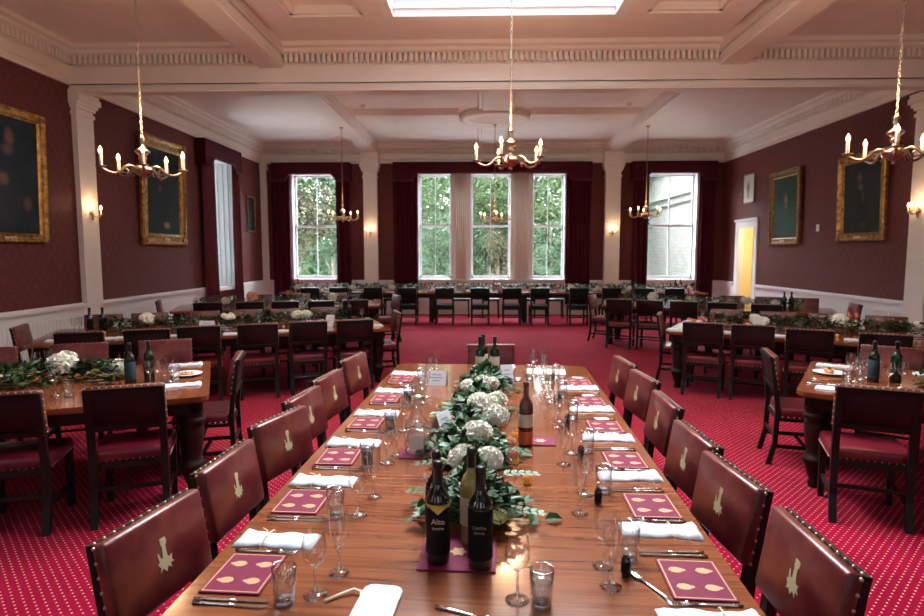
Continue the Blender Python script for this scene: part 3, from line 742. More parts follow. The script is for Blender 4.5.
def make_napkin(seed=0):
    rnd = random.Random(seed); b = MB()
    nx, ny = 16, 8; vs = []; fs = []
    for j in range(ny+1):
        for i in range(nx+1):
            u = i/nx; v = j/ny; x = (u-.5)*.27; w = .105*(1 - .22*math.exp(-((u-.62)/.09)**2)) + .02*(u>.8)*(u-.8)*3
            y = (v-.5)*w
            z = .010 + .009*math.sin(PI*v)*(.7+.3*math.sin(u*7+seed)) + .0025*math.sin(u*19+v*9+seed) + .006*math.exp(-((u-.95)/.1)**2)*math.sin(v*9)
            if i in (0,nx) or j in (0,ny): z = .0035+.002*math.sin(u*23+v*11)
            vs.append((x, y, z))
    W = nx+1
    for j in range(ny):
        for i in range(nx): fs.append((j*W+i, j*W+i+1, (j+1)*W+i+1, (j+1)*W+i))
    n0 = len(vs); vs += [(x, y, 0) for x, y, z in vs]
    for j in range(ny):
        for i in range(nx): a = n0+j*W+i; fs.append((a, a+W, a+W+1, a+1))
    for i in range(nx):
        for j in (0, ny): a = j*W+i; fs.append((a, n0+a, n0+a+1, a+1))
    for j in range(ny):
        for i in (0, nx): a = j*W+i; fs.append((a, a+W, n0+a+W, n0+a))
    b.add(vs, fs, 0, True)
    r = empty('napkin'); tag(r, 'x', 'napkin')
    b.build('folded_cloth', M_napkin, r)
    b = MB()
    pts = [(.035,-.060,.003),(.033,-.050,.014),(.035,0,.0235),(.037,.050,.014),(.035,.060,.003)]
    b.tube(pts, .0022, 6); b.tube([(.035,0,.024),(.05,-.03,.022),(.075,-.055,.016),(.085,-.075,.003)], .0018, 5)
    b.build('twine', M_ribbon, r)
    return r
def cutlery(kind):
    b = MB()
    # lies along x, handle towards -x
    b.tube([(-.10,0,.004),(-.06,0,.0045),(0,0,.004),(.02,0,.004)], [.0055,.0042,.0030,.0032], 8)
    if kind == 'knife':
        b.prism([(.02,-.004),(.10,-.007),(.118,.0),(.112,.007),(.02,.006)], .003, .0052, 'z')
    elif kind == 'fork':
        b.tube([(.02,0,.004),(.045,0,.004),(.055,0,.006)], [.0032,.004,.009], 8)
        for k in range(4): b.tube([(.055,(k-1.5)*.0052,.006),(.09,(k-1.5)*.0055,.005),(.105,(k-1.5)*.005,.008)], .0014, 5)
    else:
        b.ball((.05,0,.0065), .020, 0, 10, 6, (1.4,.8,.25))
    o = b.build('table_'+kind, M_silver); tag(o, 'x', kind); return o
def bottle_prof(h=.30, r=.037):
    return [(.0001,.004),(r*.6,.002),(r*.95,.0),(r,.006),(r,h*.60),(r*.97,h*.64),(r*.75,h*.70),(r*.45,h*.75),(r*.38,h*.79),(r*.36,h*.93),(r*.42,h*.935),(r*.42,h*.965),(r*.38,h*.98),(r*.36,h),(.0001,h)]
def make_bottle(Mg, Mlab, Mcap, h=.30, rr=.037, lab=(.22,.48), mini=False, name='wine_bottle', cat='wine bottle'):
    r = empty(name); tag(r, 'x', cat)
    b = MB(); b.lathe(bottle_prof(h, rr), 22, cap=False); b.build('bottle_glass', Mg, r)
    q = rr*.385
    b = MB(); b.lathe([(q,h*.80),(q*1.02,h*.93),(rr*.44,h*.934),(rr*.44,h*.968),(rr*.40,h*.985),(rr*.38,h+.001),(.0001,h+.0015)], 18, cap=False); b.build('capsule', Mcap, r)
    if Mlab:
        b = MB(); b.lathe([(rr+.0004,h*lab[0]),(rr+.0008,h*lab[0]+.001),(rr+.0008,h*lab[1]-.001),(rr+.0004,h*lab[1])], 22, cap=False); b.build('label', Mlab, r)
    return r
def text_mesh(name, body, size, m, parent, loc, rot=(PI/2,0,0), ext=.0004):
    cu = bpy.data.curves.new(name, 'FONT'); cu.body = body; cu.size = size; cu.align_x = 'CENTER'; cu.extrude = ext
    o = bpy.data.objects.new(name+'_curve', cu); COL.objects.link(o)
    bpy.context.view_layer.update()
    me = bpy.data.meshes.new_from_object(o.evaluated_get(bpy.context.evaluated_depsgraph_get()))
    bpy.data.objects.remove(o); bpy.data.curves.remove(cu)
    me.materials.clear(); me.materials.append(m)
    ob = bpy.data.objects.new(name, me); COL.objects.link(ob); ob.parent = parent; ob.location = loc; ob.rotation_euler = rot
    return ob

wine = Proto(make_wine()); flute = Proto(make_flute()); tumbler = Proto(make_tumbler()); darktumbler = Proto(make_tumbler((M_drink, .075)))
menu = Proto(make_menu()); napkins = [Proto(make_napkin(k)) for k in range(3)]
knife = Proto(cutlery('knife')); fork = Proto(cutlery('fork')); spoon = Proto(cutlery('spoon'))
mini = Proto(make_bottle(M_bottle, M_lblack, M_cream, .085, .0135, (.15,.55), name='miniature_bottle', cat='small bottle'))
def L2W(x, y):  # along-table coordinates -> world; x across (right +), y depth
    t = TILT; cx = .025 + (y-2.95)*math.tan(t)
    return (cx + x, y)
rnd = random.Random(3)
RY = [1.69,2.205,2.71,3.245,3.81,4.39]; LY = [1.69,2.21,2.72,3.28,3.86,4.46]
for side, ys in ((1, RY), (-1, LY)):
    sd = 'right' if side == 1 else 'left'
    for i, y in enumerate(ys):
        w = '%s place on the %s side of the long table' % (NTH[i], sd)
        def P(dx, dy, dz=0): 
            q = L2W(side*dx, y+side*dy); return (q[0], q[1], ZT+dz)
        jr = lambda a=.06: rnd.uniform(-a, a)
        s = side*1.0
        base = -TILT + (0 if side == 1 else PI)
        menu.place(P(.675, 0), -TILT + jr(.03) + (PI if side == 1 else 0), 'burgundy gilt-edged menu at the %s' % w, 'menu booklets')
        napkins[i % 3].place(P(.655, -.205), base + jr(.05) + (0 if side==1 else 0), 'tied white napkin at the %s' % w, 'tied napkins')
        knife.place(P(.66, .140), base + PI + jr(.03), 'knife beside the menu at the %s' % w, 'knives')
        knife.place(P(.655, .162), base + PI + jr(.03), 'outer knife at the %s' % w, 'knives')
        fork.place(P(.665, -.128), base + PI + jr(.04), 'fork beside the napkin at the %s' % w, 'forks')
        wine.place(P(.43+jr(.015), .10+jr(.03)), jr(3), 'tulip wine glass at the %s' % w, 'wine glasses')
        (darktumbler if (side == -1 and i in (2,3,4)) else tumbler).place(P(.51+jr(.01), .13+jr(.02)), 0, ('tumbler of dark cordial at the %s' if (side == -1 and i in (2,3,4)) else 'clear water tumbler at the %s') % w, 'tumblers')
        flute.place(P(.40+jr(.02), -.04+jr(.03)), jr(3), 'champagne flute at the %s' % w, 'champagne flutes')
        if side == 1:
            mini.place(P(.475+jr(.01), .02), 0, 'miniature black bottle at the %s' % w, 'miniature bottles')
spoon.place((.500, 1.66, ZT), math.radians(115), 'teaspoon lying beside the nearest miniature bottle', 'spoons')
fork.place((-.02, 1.50, ZT), math.radians(-20), 'fork lying alone near the camera below the front bottles', 'forks')
tumbler_w = Proto(make_tumbler((M_water, .085))); tumbler_w.place((.178,1.552,ZT), 0, 'water-filled tumbler right of the front bottles', 'tumblers')
wine.place((.113,1.575,ZT), 0, 'wine glass right of the front bottles beside a water tumbler', 'wine glasses')
napkins[0].place((.62, 1.46, ZT), -TILT, 'white napkin cut by the bottom edge of the frame on the right', 'tied napkins')
# pale spectacle case with a cream strap
r = empty('spectacle_case', (-.275,1.53,ZT), math.radians(-6)); tag(r, 'pale rounded case with a cream strap lying near the camera', 'case')
b = MB(); pts = []
for cx, cy, a0 in ((.030,.062,0),(-.030,.062,PI/2),(-.030,-.062,PI),(.030,-.062,1.5*PI)):
    for q in range(6): a = a0+q*PI/10; pts.append((cx+.026*math.cos(a), cy+.026*math.sin(a)))
b.prism(pts, 0, .013, 'z'); b.prism([(x*.93, y*.96) for x, y in pts], .013, .0165, 'z')
b.build('case_shell', M_card, r)
b = MB(); b.tube([(-.045,.005,.010),(-.06,.05,.012),(-.085,.062,.010),(-.12,.035,.006),(-.15,.005,.004)], .0045, 6); b.build('strap', M_ribbon, r)

# slate-like coasters (place mats) under the bottles
def coaster(loc, rz, label, sx=.12, sy=.10):
    r = empty('place_mat', loc, rz); tag(r, label, 'place mat', 'burgundy table mats')
    b = MB(); b.rbox(-sx,sx,-sy,sy,0,.006,.002,0,None,1,False); b.build('board', M_menu, r)
    b = MB()
    b.prism([(.024*math.cos(a)*(1+.18*math.cos(6*a)), .024*math.sin(a)*(1+.18*math.cos(6*a))) for a in [2*PI*q/48 for q in range(48)]], .0055, .0068, 'z')
    b.build('crest', M_menugold, r)
    return r
coaster((-.060,1.83,ZT), -TILT, 'burgundy mat under the four front wine bottles', .122, .115)
coaster((-.295,2.80,ZT), -TILT, 'burgundy mat under the water carafe', .075,.10)
coaster((.325,2.98,ZT), -TILT, 'burgundy mat beside the rose wine bottle', .075,.07)
coaster((.07,4.60,ZT), -TILT, 'burgundy mat under the bottles at the far end', .13,.10)
ZM = ZT+.0065
# front bottles
def gold_label_bottle():
    r = make_bottle(M_bottle, M_lblack, M_foil, .32, .037, (.10,.60))
    b = MB(); b.lathe([(.0382,.182),(.0386,.183),(.0386,.192),(.0382,.193)], 22, cap=False); b.build('gold_band', M_lgold, r)
    b = MB(); b.prism([(-.022,.185),(.022,.185),(.012,.176),(.004,.168),(0,.165),(-.004,.168),(-.012,.176)], -.0402, -.0372, 'y'); b.build('gold_band', M_lgold, r)
    text_mesh('lettering', 'Alto', .024, M_lcream, r, (0,-.0392,.135)); text_mesh('lettering', 'Siempre', .011, M_lcream, r, (0,-.0392,.118))
    return r
Proto(gold_label_bottle()).place((-.122,1.775,ZM), .05, 'dark bottle with gold-topped black label, front left of the four on the near mat', 'wine bottles on the long table')
q = make_bottle(M_bottle, M_lblack, M_foil, .315, .038, (.10,.60)); text_mesh('lettering', 'Castillo', .014, M_ink, q, (0,-.0402,.135)); text_mesh('lettering', 'Grande', .011, M_ink, q, (0,-.0402,.120))
Proto(q).place((.010,1.745,ZM), -.1, 'near-black bottle with faint lettering, front right of the four on the near mat', 'wine bottles on the long table')
Proto(make_bottle(M_bottle, M_lblack, M_foil, .315, .037, (.2,.5))).place((-.135,1.885,ZM), 0, 'dark bottle at the back left of the near mat', 'wine bottles on the long table')
Proto(make_bottle(M_bottleyl, M_lcream, M_foil, .32, .037, (.2,.5))).place((-.020,1.905,ZM), 0, 'yellowish white wine bottle at the back of the near mat', 'wine bottles on the long table')
# rose bottle
r = make_bottle(M_bottletop, M_lcream, M_bottletop, .325, .037, (.30,.50)); r['label'] = 'rose wine bottle half full with orange wine, beside the garland'
b = MB(); b.lathe([(.0374,.010),(.0376,.012),(.0376,.075),(.0374,.076)], 20, cap=False); b.build('wine_level', M_rose, r); r.location = (.245,2.93,ZM-.006); r['group'] = 'wine bottles on the long table'; r.rotation_euler.z = 2.3
# far end bottles
far_a = Proto(make_bottle(M_bottlegr, M_lcream, M_foil, .31, .037, (.20,.50)))
far_a.place((.02,4.60,ZM), 0, 'cream-labelled wine bottle at the far end, left one', 'wine bottles on the long table')
far_a.place((.135,4.60,ZM), .3, 'cream-labelled wine bottle at the far end, right one', 'wine bottles on the long table')
far_a.place((.045,4.72,ZM), 0, 'cream-labelled wine bottle at the far end, behind the left one', 'wine bottles on the long table')
# carafe
r = empty('water_carafe', (-.29,2.80,ZM)); r.scale = (1.12,1.12,1.0); tag(r, 'clear glass water carafe standing on a burgundy mat', 'carafe')
b = MB(); b.lathe([(.0001,.004),(.052,.004),(.056,.012),(.056,.13),(.050,.155),(.028,.185),(.024,.22),(.027,.262),(.029,.265)], 24, cap=False); b.build('carafe_glass', M_glass, r)
b = MB(); b.lathe([(.0001,.006),(.052,.006),(.054,.014),(.054,.115),(.0001,.115)], 24, cap=False); b.build('water', M_water, r)
b = MB(); b.lathe([(.0001,.262),(.030,.262),(.031,.275),(.0001,.28)], 20, cap=False); b.build('lid', M_silver, r)
b = MB(); b.prism([(-.03,.03),(.03,.03),(.03,.10),(-.03,.10)], -.060, -.0585, 'y'); b.build('label', M_card, r)
# cards
def tent_card(loc, rz, label, w=.11, h=.085, m=M_card, group='folded cards on the tables'):
    r = empty('folded_card', loc, rz); tag(r, label, 'card', group)
    a = math.radians(22)
    for s in (-1, 1):
        M = Matrix.Translation((0, s*h*math.sin(a), 0)) @ Matrix.Rotation(s*a, 4, 'X')
        b = MB(); b.box(-w/2, w/2, -.0006, .0006, 0, h, 0, M); b.build('card_leaf', m, r)
    M = Matrix.Translation((0, -h*math.sin(a), 0)) @ Matrix.Rotation(-a, 4, 'X')
    b = MB()
    for k, ww in enumerate((.5,.7,.4)): b.box(-w*ww/2, w*ww/2, -.0014, -.0007, h*(.7-.2*k), h*(.7-.2*k)+.006, 0, M)
    b.build('printed_lines', M_ink, r)
    return r
tent_card((-.30,4.30,ZT), math.radians(-12), 'white folded card near the far left corner of the long table', .15, .11)
tent_card((.215,4.36,ZT), math.radians(12), 'narrow white folded card right of the far bottles', .09, .15)
tent_card((-.19,3.10,ZT), math.radians(60), 'slim white card leaning behind the carafe', .12, .13)
r = empty('glass_bowl', (.31,4.45,ZT)); tag(r, 'clear glass bowl at the far end of the long table', 'bowl')
b = MB(); b.lathe([(.0001,.004),(.03,.004),(.05,.02),(.062,.055),(.064,.075)], 20, cap=False); b.build('bowl_wall', M_glass, r)
b = MB(); b.lathe([(.0001,0),(.03,0),(.028,.006),(.0001,.006)], 16, cap=False); b.build('bowl_base', M_solid, r)
r = empty('paper_sheet', (.56,4.80,ZT), -.1); tag(r, 'cream patterned paper sheet at the far right of the long table', 'paper')
b = MB(); b.box(-.16,.16,-.11,.11,0,.0015); b.build('sheet', M_cream, r)
b = MB()
for k in range(5): b.box(-.12,.12,-.08+.035*k,-.074+.035*k,.0015,.002)
b.build('printed_lines', M_napkin, r)
wine.place((.44,4.62,ZT), 0, 'wine glass beside the cream paper at the far right', 'wine glasses', 1.15)
flute.place((.52,4.60,ZT), 0, 'champagne flute beside the cream paper at the far right', 'champagne flutes')
tumbler.place((.40,4.48,ZT), 0, 'tumbler between the glass bowl and the cream paper', 'tumblers')
napkins[1].place((.25,4.86,ZT), 1.4, 'white napkin at the end seat behind the wine bottles', 'tied napkins')

# ------------------------------------------------------------------ flowers
def leafquad(b, p, d, up, L, w, mi=0, curl=.2):
    d = Vector(d).normalized(); up = Vector(up); s = d.cross(up)
    if s.length < 1e-4: s = Vector((1,0,0))
    s.normalize(); n = s.cross(d)
    p = Vector(p)
    q = [p, p+d*L*.33+s*w+n*L*curl*.3, p+d*L*.72+s*w*.75+n*L*curl*.2, p+d*L-n*L*curl*.2, p+d*L*.72-s*w*.75+n*L*curl*.2, p+d*L*.33-s*w+n*L*curl*.3, p+d*L*.5-n*.0]
    b.add(q, [(0,1,6,5),(1,2,6),(2,3,6),(3,4,6),(4,5,6)], mi)
def foliage(path, width, height, n, L=.055, seed=0, pale=.11):
    """leaves and stems along a path of 2D points, all above z=0"""
    rn = random.Random(seed); b = MB()
    P = [Vector(p) for p in path]; seg = [(P[i+1]-P[i]).length for i in range(len(P)-1)]; T = sum(seg)
    def at(t):
        d = t*T
        for i, l in enumerate(seg):
            if d <= l or i == len(seg)-1: 
                u = d/l; q = P[i].lerp(P[i+1], min(u,1)); dr = (P[i+1]-P[i]).normalized(); return q, dr
            d -= l
    for k in range(n):
        t = rn.random(); q, dr = at(t); nn = Vector((-dr.y, dr.x))
        w = width*(.55+.45*math.sin(t*T*9+seed)) if True else width
        o = max(-1.5, min(1.5, rn.gauss(0, .5)))*w
        e = max(0, 1-(o/(w*1.3))**2)
        z = .008 + rn.random()**.7*height*e
        p = Vector((q.x+nn.x*o+dr.x*rn.uniform(-.05,.05), q.y+nn.y*o+dr.y*rn.uniform(-.05,.05), z))
        a = rn.uniform(0, 2*PI); side = 1 if o > 0 else -1
        d = Vector((math.cos(a)+nn.x*side*1.0, math.sin(a)+nn.y*side*1.0, rn.uniform(-.1,.75)))
        if z < .03: d.z = abs(d.z)*.4+.02
        l = L*rn.uniform(.6,1.25)
        leafquad(b, p, d, (rn.uniform(-.5,.5), rn.uniform(-.5,.5), 1), l, l*rn.uniform(.20,.36), 1 if rn.random() < pale else 0, rn.uniform(.1,.5))
    b.tube([(p.x, p.y, .012) for p in P], .006, 5)
    return b
def sprig(b, p, d, n, L, gap=.03, mi=0, pairs=True):
    """a stem with paired leaves"""
    p = Vector(p); d = Vector(d).normalized(); pts = [p]
    for i in range(n):
        p = p + d*gap; d = (d + Vector((0,0,-.05))).normalized(); p.z = max(p.z, .012); pts.append(p.copy())
        s = d.cross(Vector((0,0,1))).normalized()
        for g in (1,-1): leafquad(b, p, d*.8+s*g+Vector((0,0,.15)), (0,0,1), L*(1-.4*i/n), L*.24, mi, .2)
    leafquad(b, p, d, (0,0,1), L*.7, L*.18, mi, .1)
    b.tube(pts, .0018, 5)
def hydrangea(r=.06, seed=0, n=90, flat=.8):
    rn = random.Random(seed); b = MB(); n = int(n*1.35)
    b.ball((0,0,r*flat*.9), r*.72, 0, 12, 8, (1,1,flat))
    lob = [(rn.uniform(0, 2*PI), rn.uniform(-.2, 1), rn.uniform(.05, .16)) for _ in range(6)]
    for k in range(n):
        z = 1-2*(k+.5)/n*.80; a = k*2.39996+rn.uniform(-.25,.25); rr = math.sqrt(max(0,1-z*z))
        bump = 1 + sum(h*math.exp(-((math.cos(a-t)-1)**2*3+(z-zz)**2*4)) for t, zz, h in lob) - .06 + rn.uniform(-.07,.07)
        nrm = Vector((rr*math.cos(a), rr*math.sin(a), z)); c = Vector((nrm.x*r*bump, nrm.y*r*bump, nrm.z*r*flat*bump + r*flat*.9))
        nrm = (nrm + Vector((rn.uniform(-.22,.22), rn.uniform(-.22,.22), rn.uniform(-.22,.22)))).normalized()
        u = nrm.orthogonal().normalized(); ph = rn.uniform(0, PI); s = r*rn.uniform(.28,.44)
        w = nrm.cross(u)
        for q in range(4):
            t = ph + q*PI/2; d = u*math.cos(t)+w*math.sin(t); e = nrm.cross(d)
            b.add([c-nrm*s*.3, c+d*s*.6+e*s*.45+nrm*s*.25, c+d*s*1.15+nrm*s*.10, c+d*s*.6-e*s*.45+nrm*s*.25], [(0,1,2,3)])
    return b
HY = [hydrangea(.06, k) for k in range(3)]
HYM = [h.build('flower_head', [M_petal]) for h in HY]
HYG = hydrangea(.035, 9, 40, .9).build('flower_head', [M_petalgr])
HYP = hydrangea(.045, 11, 50, .9).build('flower_head', [M_peach])
used_heads = set()
def head(kind, parent, loc, s):
    src = {'w': HYM[hash(str(loc)) % 1 + len(used_heads) % 3], 'g': HYG, 'p': HYP}[kind]
    if src.name in used_heads: o = src.copy(); COL.objects.link(o)
    else: o = src; 
    used_heads.add(src.name)
    o.parent = parent; o.location = (loc[0], loc[1], loc[2]+.012); o.scale = (s,)*3; o.rotation_euler.z = (loc[0]*37+loc[1]*91) % 6.28
    return o
def garland(name_label, path, width, height, n, heads, L=.055, seed=0, group='floral table garlands', sprigs=()):
    r = empty('floral_garland', (path[0][0], path[0][1], ZT)); tag(r, name_label, 'flower garland', group)
    o = path[0]; pp = [(p[0]-o[0], p[1]-o[1]) for p in path]
    b = foliage(pp, width, height, n, L, seed)
    for (x, y, z, dx, dy, dz, k, l, mi) in sprigs: sprig(b, (x-o[0], y-o[1], z), (dx,dy,dz), k, l*.8, l*.5, mi)
    tag(b.build('foliage', [M_leaf, M_leafpale], r), kind='stuff')
    for (kind, x, y, z, s) in heads: head(kind, r, (x-o[0], y-o[1], z), s)
    return r
garland('long garland of dark leaves and white hydrangeas down the middle of the long table',
    [(-.01,2.0),(-.02,2.5),(-.05,3.0),(.00,3.5),(.04,4.0),(.06,4.42)], .17, .125, 4800,
    [('w',-.062,2.36,.075,.88),('w',.048,2.36,.075,.88),('w',.004,2.67,.085,.98),('w',.097,3.0,.075,.95),('w',.01,3.2,.085,1.0),('w',.10,3.25,.08,.95),('w',-.065,3.85,.05,.7),('w',.04,3.85,.06,.85),('w',.10,3.92,.05,.7),('w',.0,4.1,.05,.6),
     ('g',.075,1.96,.035,.75),('g',-.085,2.75,.05,.7),('g',-.16,2.50,.03,.6),('p',.165,2.78,.03,.5),('p',.16,2.60,.03,.5),('p',-.19,2.62,.02,.5),('p',.14,3.75,.03,.5),('p',-.15,3.2,.03,.4)], .056, 1,
    sprigs=[(-.10,2.15,.06,-1,.15,.15,5,.06,0),(-.10,2.05,.05,-1,-.25,.0,4,.055,1),(.08,2.02,.06,1,-.1,.1,5,.055,1),(.08,2.3,.08,1,.15,.1,5,.06,1),(.10,2.6,.07,1,.2,.1,4,.06,0),(-.12,2.9,.07,-1,.1,.1,5,.06,0),(-.1,3.3,.05,-1,.2,.1,5,.06,1),(0,4.2,.04,-1,.1,.1,5,.06,1),(.1,4.2,.04,1,.0,.1,5,.06,1),(-.1,2.5,.06,-1,-.1,.1,5,.06,0),(.1,3.4,.06,1,.1,.1,5,.055,0)])
def votive(loc, label):
    r = empty('votive_candle', loc); r.scale = (.62,)*3; tag(r, label, 'votive candle', 'amber votive candles')
    b = MB(); b.lathe([(.0001,.001),(.022,.001),(.027,.01),(.028,.055),(.026,.055),(.024,.012),(.0001,.010)], 14, cap=False); b.build('holder', M_amber, r)
    b = MB(); b.ball((0,0,.030), .006, 0, 6, 4, (1,1,1.8)); b.build('flame', M_flame, r)
for p, lb in (((.175,2.66),'amber votive candle right of the garland near the front bottles'),((.20,3.02),'amber votive candle between the garland and the rose bottle'),((-.13,3.68),'amber votive candle left of the garland towards the far end'),((-.20,2.60),'amber votive candle at the left edge of the garland'),((.21,2.42),'small amber votive nearest the front bottles, right side')):
    votive((*p, ZT), lb)

def tl(key, s, d):
    """table coordinates: s along from the table's aisle end (m), d from its near edge"""
    c, u, n, L, W, a = TAB[key]
    near_right = key in 'ABC'
    e = c + (u if near_right else -u)*L/2 - n*W/2
    return e + (-u if near_right else u)*s + n*d
def tgarland(key, s0, s1, label, heads, seed, n=700, width=.14, height=.17, off=0):
    n = int(n*1.9)
    pts = [tuple(tl(key, s0+(s1-s0)*i/5, TAB[key][4]/2+off+.03*math.sin(i*2.1))) for i in range(6)]
    hh = [(k, *tl(key, s, TAB[key][4]/2+off+d), z, sc_) for (k, s, d, z, sc_) in heads]
    return garland(label, pts, width, height, n, hh, .052, seed)
tgarland('A', .62, 2.6, 'leafy garland with one big white hydrangea along the near left table', [('w',1.02,.06,.06,1.5),('g',1.30,.05,.05,1.2),('g',.80,-.02,.03,.9),('w',.68,.06,.03,1.0),('w',.62,-.02,.03,.8),('w',1.9,.1,.03,.8)], 2, 1000, .17, .15, .14)
tgarland('B', .45, 3.45, 'leafy garland with pale hydrangeas along the second left table', [('w',.98,.03,.06,1.15),('w',1.10,.0,.06,1.15),('w',2.93,.05,.07,1.35),('g',2.35,.05,.04,.9),('w',3.25,.02,.04,.8),('g',.62,0,.04,.8)], 3, 1200, .13, .16, .14)
tgarland('C', .3, 3.3, 'garland with a peach bloom along the third left table', [('p',2.3,0,.08,2.0),('w',2.75,-.1,.05,1.1),('w',.86,0,.05,1.3),('g',1.6,0,.05,1)], 4, 700)
tgarland('E', .72, 3.0, 'leafy garland along the near right table', [('w',1.5,0,.05,1.0),('g',1.0,0,.04,.8)], 5, 1000, .16, .14, -.12)
tgarland('F', .45, 3.6, 'long green garland with white hydrangeas along the second right table', [('w',.95,.02,.06,1.15),('w',1.05,-.04,.05,1.0),('g',1.45,.05,.05,1.2),('w',1.86,.05,.07,1.5),('w',2.62,.05,.06,1.1),('g',2.3,0,.04,.9),('g',.6,0,.03,.8),('w',3.2,0,.05,1)], 6, 1400, .13, .17, .10)
tgarland('G', .3, 3.3, 'garland with white hydrangeas along the third right table', [('w',.85,0,.07,1.4),('g',1.3,0,.05,1.0),('w',2.43,0,.06,1.2),('w',2.9,0,.05,1.0)], 7, 900)
rr_ = random.Random(12)
garland('very long garland of greenery and white roses covering the top table', [(-4.7+i*.92, 14.92+.04*math.sin(i*1.7)) for i in range(12)], .16, .19, 4200,
    [(('w','w','g','w','p')[i % 5], -4.6+i*.47+rr_.uniform(-.1,.1), 14.88+rr_.uniform(-.08,.08), .04, rr_.uniform(.8,1.3)) for i in range(22)], .075, 8)
# vase of flowers on the second left table
c = tl('B', 1.97, .42)
r = empty('flower_vase', (c.x, c.y, ZT)); tag(r, 'clear glass vase of green and white flowers on the second left table', 'vase')
b = MB(); b.lathe([(.0001,.0),(.045,.0),(.05,.01),(.05,.13),(.055,.16)], 18, cap=False); b.build('vase_glass', M_glass, r)
b = foliage([(-.03,0),(.03,0)], .05, .14, 110, .05, 31, .5); o = b.build('foliage', [M_leaf, M_leafpale], r); o.location.z = .02; o['kind'] = 'stuff'
for k in range(5):
    a = k*1.26; head('w', r, (.05*math.cos(a), .05*math.sin(a), .14+.02*(k % 2)), .55)

# things on the side tables
def put(p, key, s, d, rz=0, label='', group=None, scale=None, dz=0):
    c = tl(key, s, d); p.place((c.x, c.y, ZT+dz), rz + TAB[key][5], label, group, scale)
bt_dark = Proto(make_bottle(M_bottle, M_lblack, M_foil, .31, .038)); bt_blue = Proto(make_bottle(M_bottle, M_lblue, M_foil, .31, .038, (.12,.55)))
bt_green = Proto(make_bottle(M_bottlegr, M_lblack, M_foil, .31, .038)); bt_pink = Proto(make_bottle(M_rosepk, M_lcream, M_rosepk, .30, .037))
GB = 'wine bottles on the side tables'
put(bt_blue, 'A', .54, .62, 0, 'blue-black wine bottle on the near left table, left of the green one', GB)
put(bt_green, 'A', .42, .67, 0, 'green-black wine bottle on the near left table beside the wine glasses', GB)
put(bt_dark, 'B', 3.54, .85, 0, 'dark wine bottle left of a pair before the white pillar', GB)
put(bt_dark, 'B', 3.40, .83, 0, 'dark wine bottle right of a pair before the white pillar', GB)
put(bt_green, 'B', .46, 1.10, 0, 'wine bottle near the aisle end of the second left table, left of a pair', GB)
put(bt_dark, 'B', .35, 1.10, 0, 'wine bottle near the aisle end of the second left table, right of a pair', GB)
put(bt_blue, 'E', .45, .67, 0, 'blue-labelled dark wine bottle on the near right table', GB)
put(bt_green, 'E', .59, .76, 0, 'green wine bottle right of the blue-labelled one on the near right table', GB)
put(bt_pink, 'F', 1.98, 1.16, 0, 'pink wine bottle, left of the pair on the second right table', GB)
put(bt_pink, 'F', 2.06, 1.20, 0, 'pink wine bottle, right of the pair on the second right table', GB)
put(bt_dark, 'G', 3.03, .55, 0, 'dark wine bottle, left of the pair before the wainscot', GB)
put(bt_dark, 'G', 3.14, .59, 0, 'dark wine bottle, right of the pair before the wainscot', GB)
put(bt_pink, 'G', 1.44, 1.1, 0, 'pink wine bottle below the corner curtain, left one', GB)
put(bt_pink, 'G', 1.53, 1.14, 0, 'pink wine bottle below the corner curtain, right one', GB)
for i, x in enumerate((.42,.55)): bt_pink.place((x, 15.1, ZT), 0, 'pink wine bottle on the top table, %s one' % ('left','right')[i], 'bottles on the top table')
for i, x in enumerate((-4.75,-4.62)): bt_dark.place((x, 15.05, ZT), 0, 'dark bottle on the top table before the tree-view window, %s one' % ('left','right')[i], 'bottles on the top table')
for i, x in enumerate((5.0,5.12)): bt_green.place((x, 15.05, ZT), 0, 'dark bottle on the top table before the stone-view window, %s one' % ('left','right')[i], 'bottles on the top table')
# plates with food
def make_plate(food):
    r = empty('dinner_plate'); tag(r, 'x', 'plate')
    b = MB(); b.lathe([(.0001,.004),(.07,.004),(.08,.006),(.115,.018),(.117,.020),(.112,.021),(.08,.011),(.0001,.009)], 28, cap=False); b.build('plate_dish', M_china, r)
    return r
plate = Proto(make_plate(0))
def food(key, s, d, label, kind):
    c = tl(key, s, d); r = empty('pastry_tart' if kind == 't' else 'canapes', (c.x, c.y, ZT+.0115)); tag(r, label, 'food')
    if kind == 't':
        b = MB(); b.lathe([(.0001,0),(.032,0),(.040,.030),(.037,.032),(.0001,.028)], 18, cap=False); b.build('crust', M_pastry, r)
        b = MB(); b.ball((.0,0,.034), .012, 0, 8, 5); b.ball((.015,.01,.032), .008, 0, 8, 5); b.build('topping', M_berry, r)
    else:
        r.name = 'flatbread'
        b = MB(); b.prism([(.055*math.cos(a)*(1+.1*math.sin(3*a)), .035*math.sin(a)) for a in [2*PI*q/18 for q in range(18)]], 0, .012, 'z'); b.build('crust', M_pastry, r)
        b = MB()
        for q in range(5): b.ball((-.035+.018*q, .008*math.sin(q*2), .016), .007, 0, 6, 4)
        b.build('topping', M_berry, r)
put(plate, 'A', .17, .80, 0, 'white plate with flatbread at the end of the near left table', 'white plates'); food('A', .17, .80, 'small topped flatbread on the white plate of the near left table', 'f')
put(plate, 'A', 1.06, 1.30, 0, 'white plate behind the hydrangea on the near left table', 'white plates')
put(plate, 'E', .16, .82, 0, 'white plate holding a tart on the near right table', 'white plates'); food('E', .16, .82, 'golden tart on the white plate of the near right table', 't')
put(plate, 'G', .30, .45, 0, 'white plate at the aisle end of the third right table', 'white plates')
put(plate, 'F', .16, 1.15, 0, 'white plate with a pastry at the aisle end of the second right table', 'white plates')
food('F', .16, 1.15, 'small pastry on the plate at the aisle end of the second right table', 't')
GN = 'napkins on the side tables'
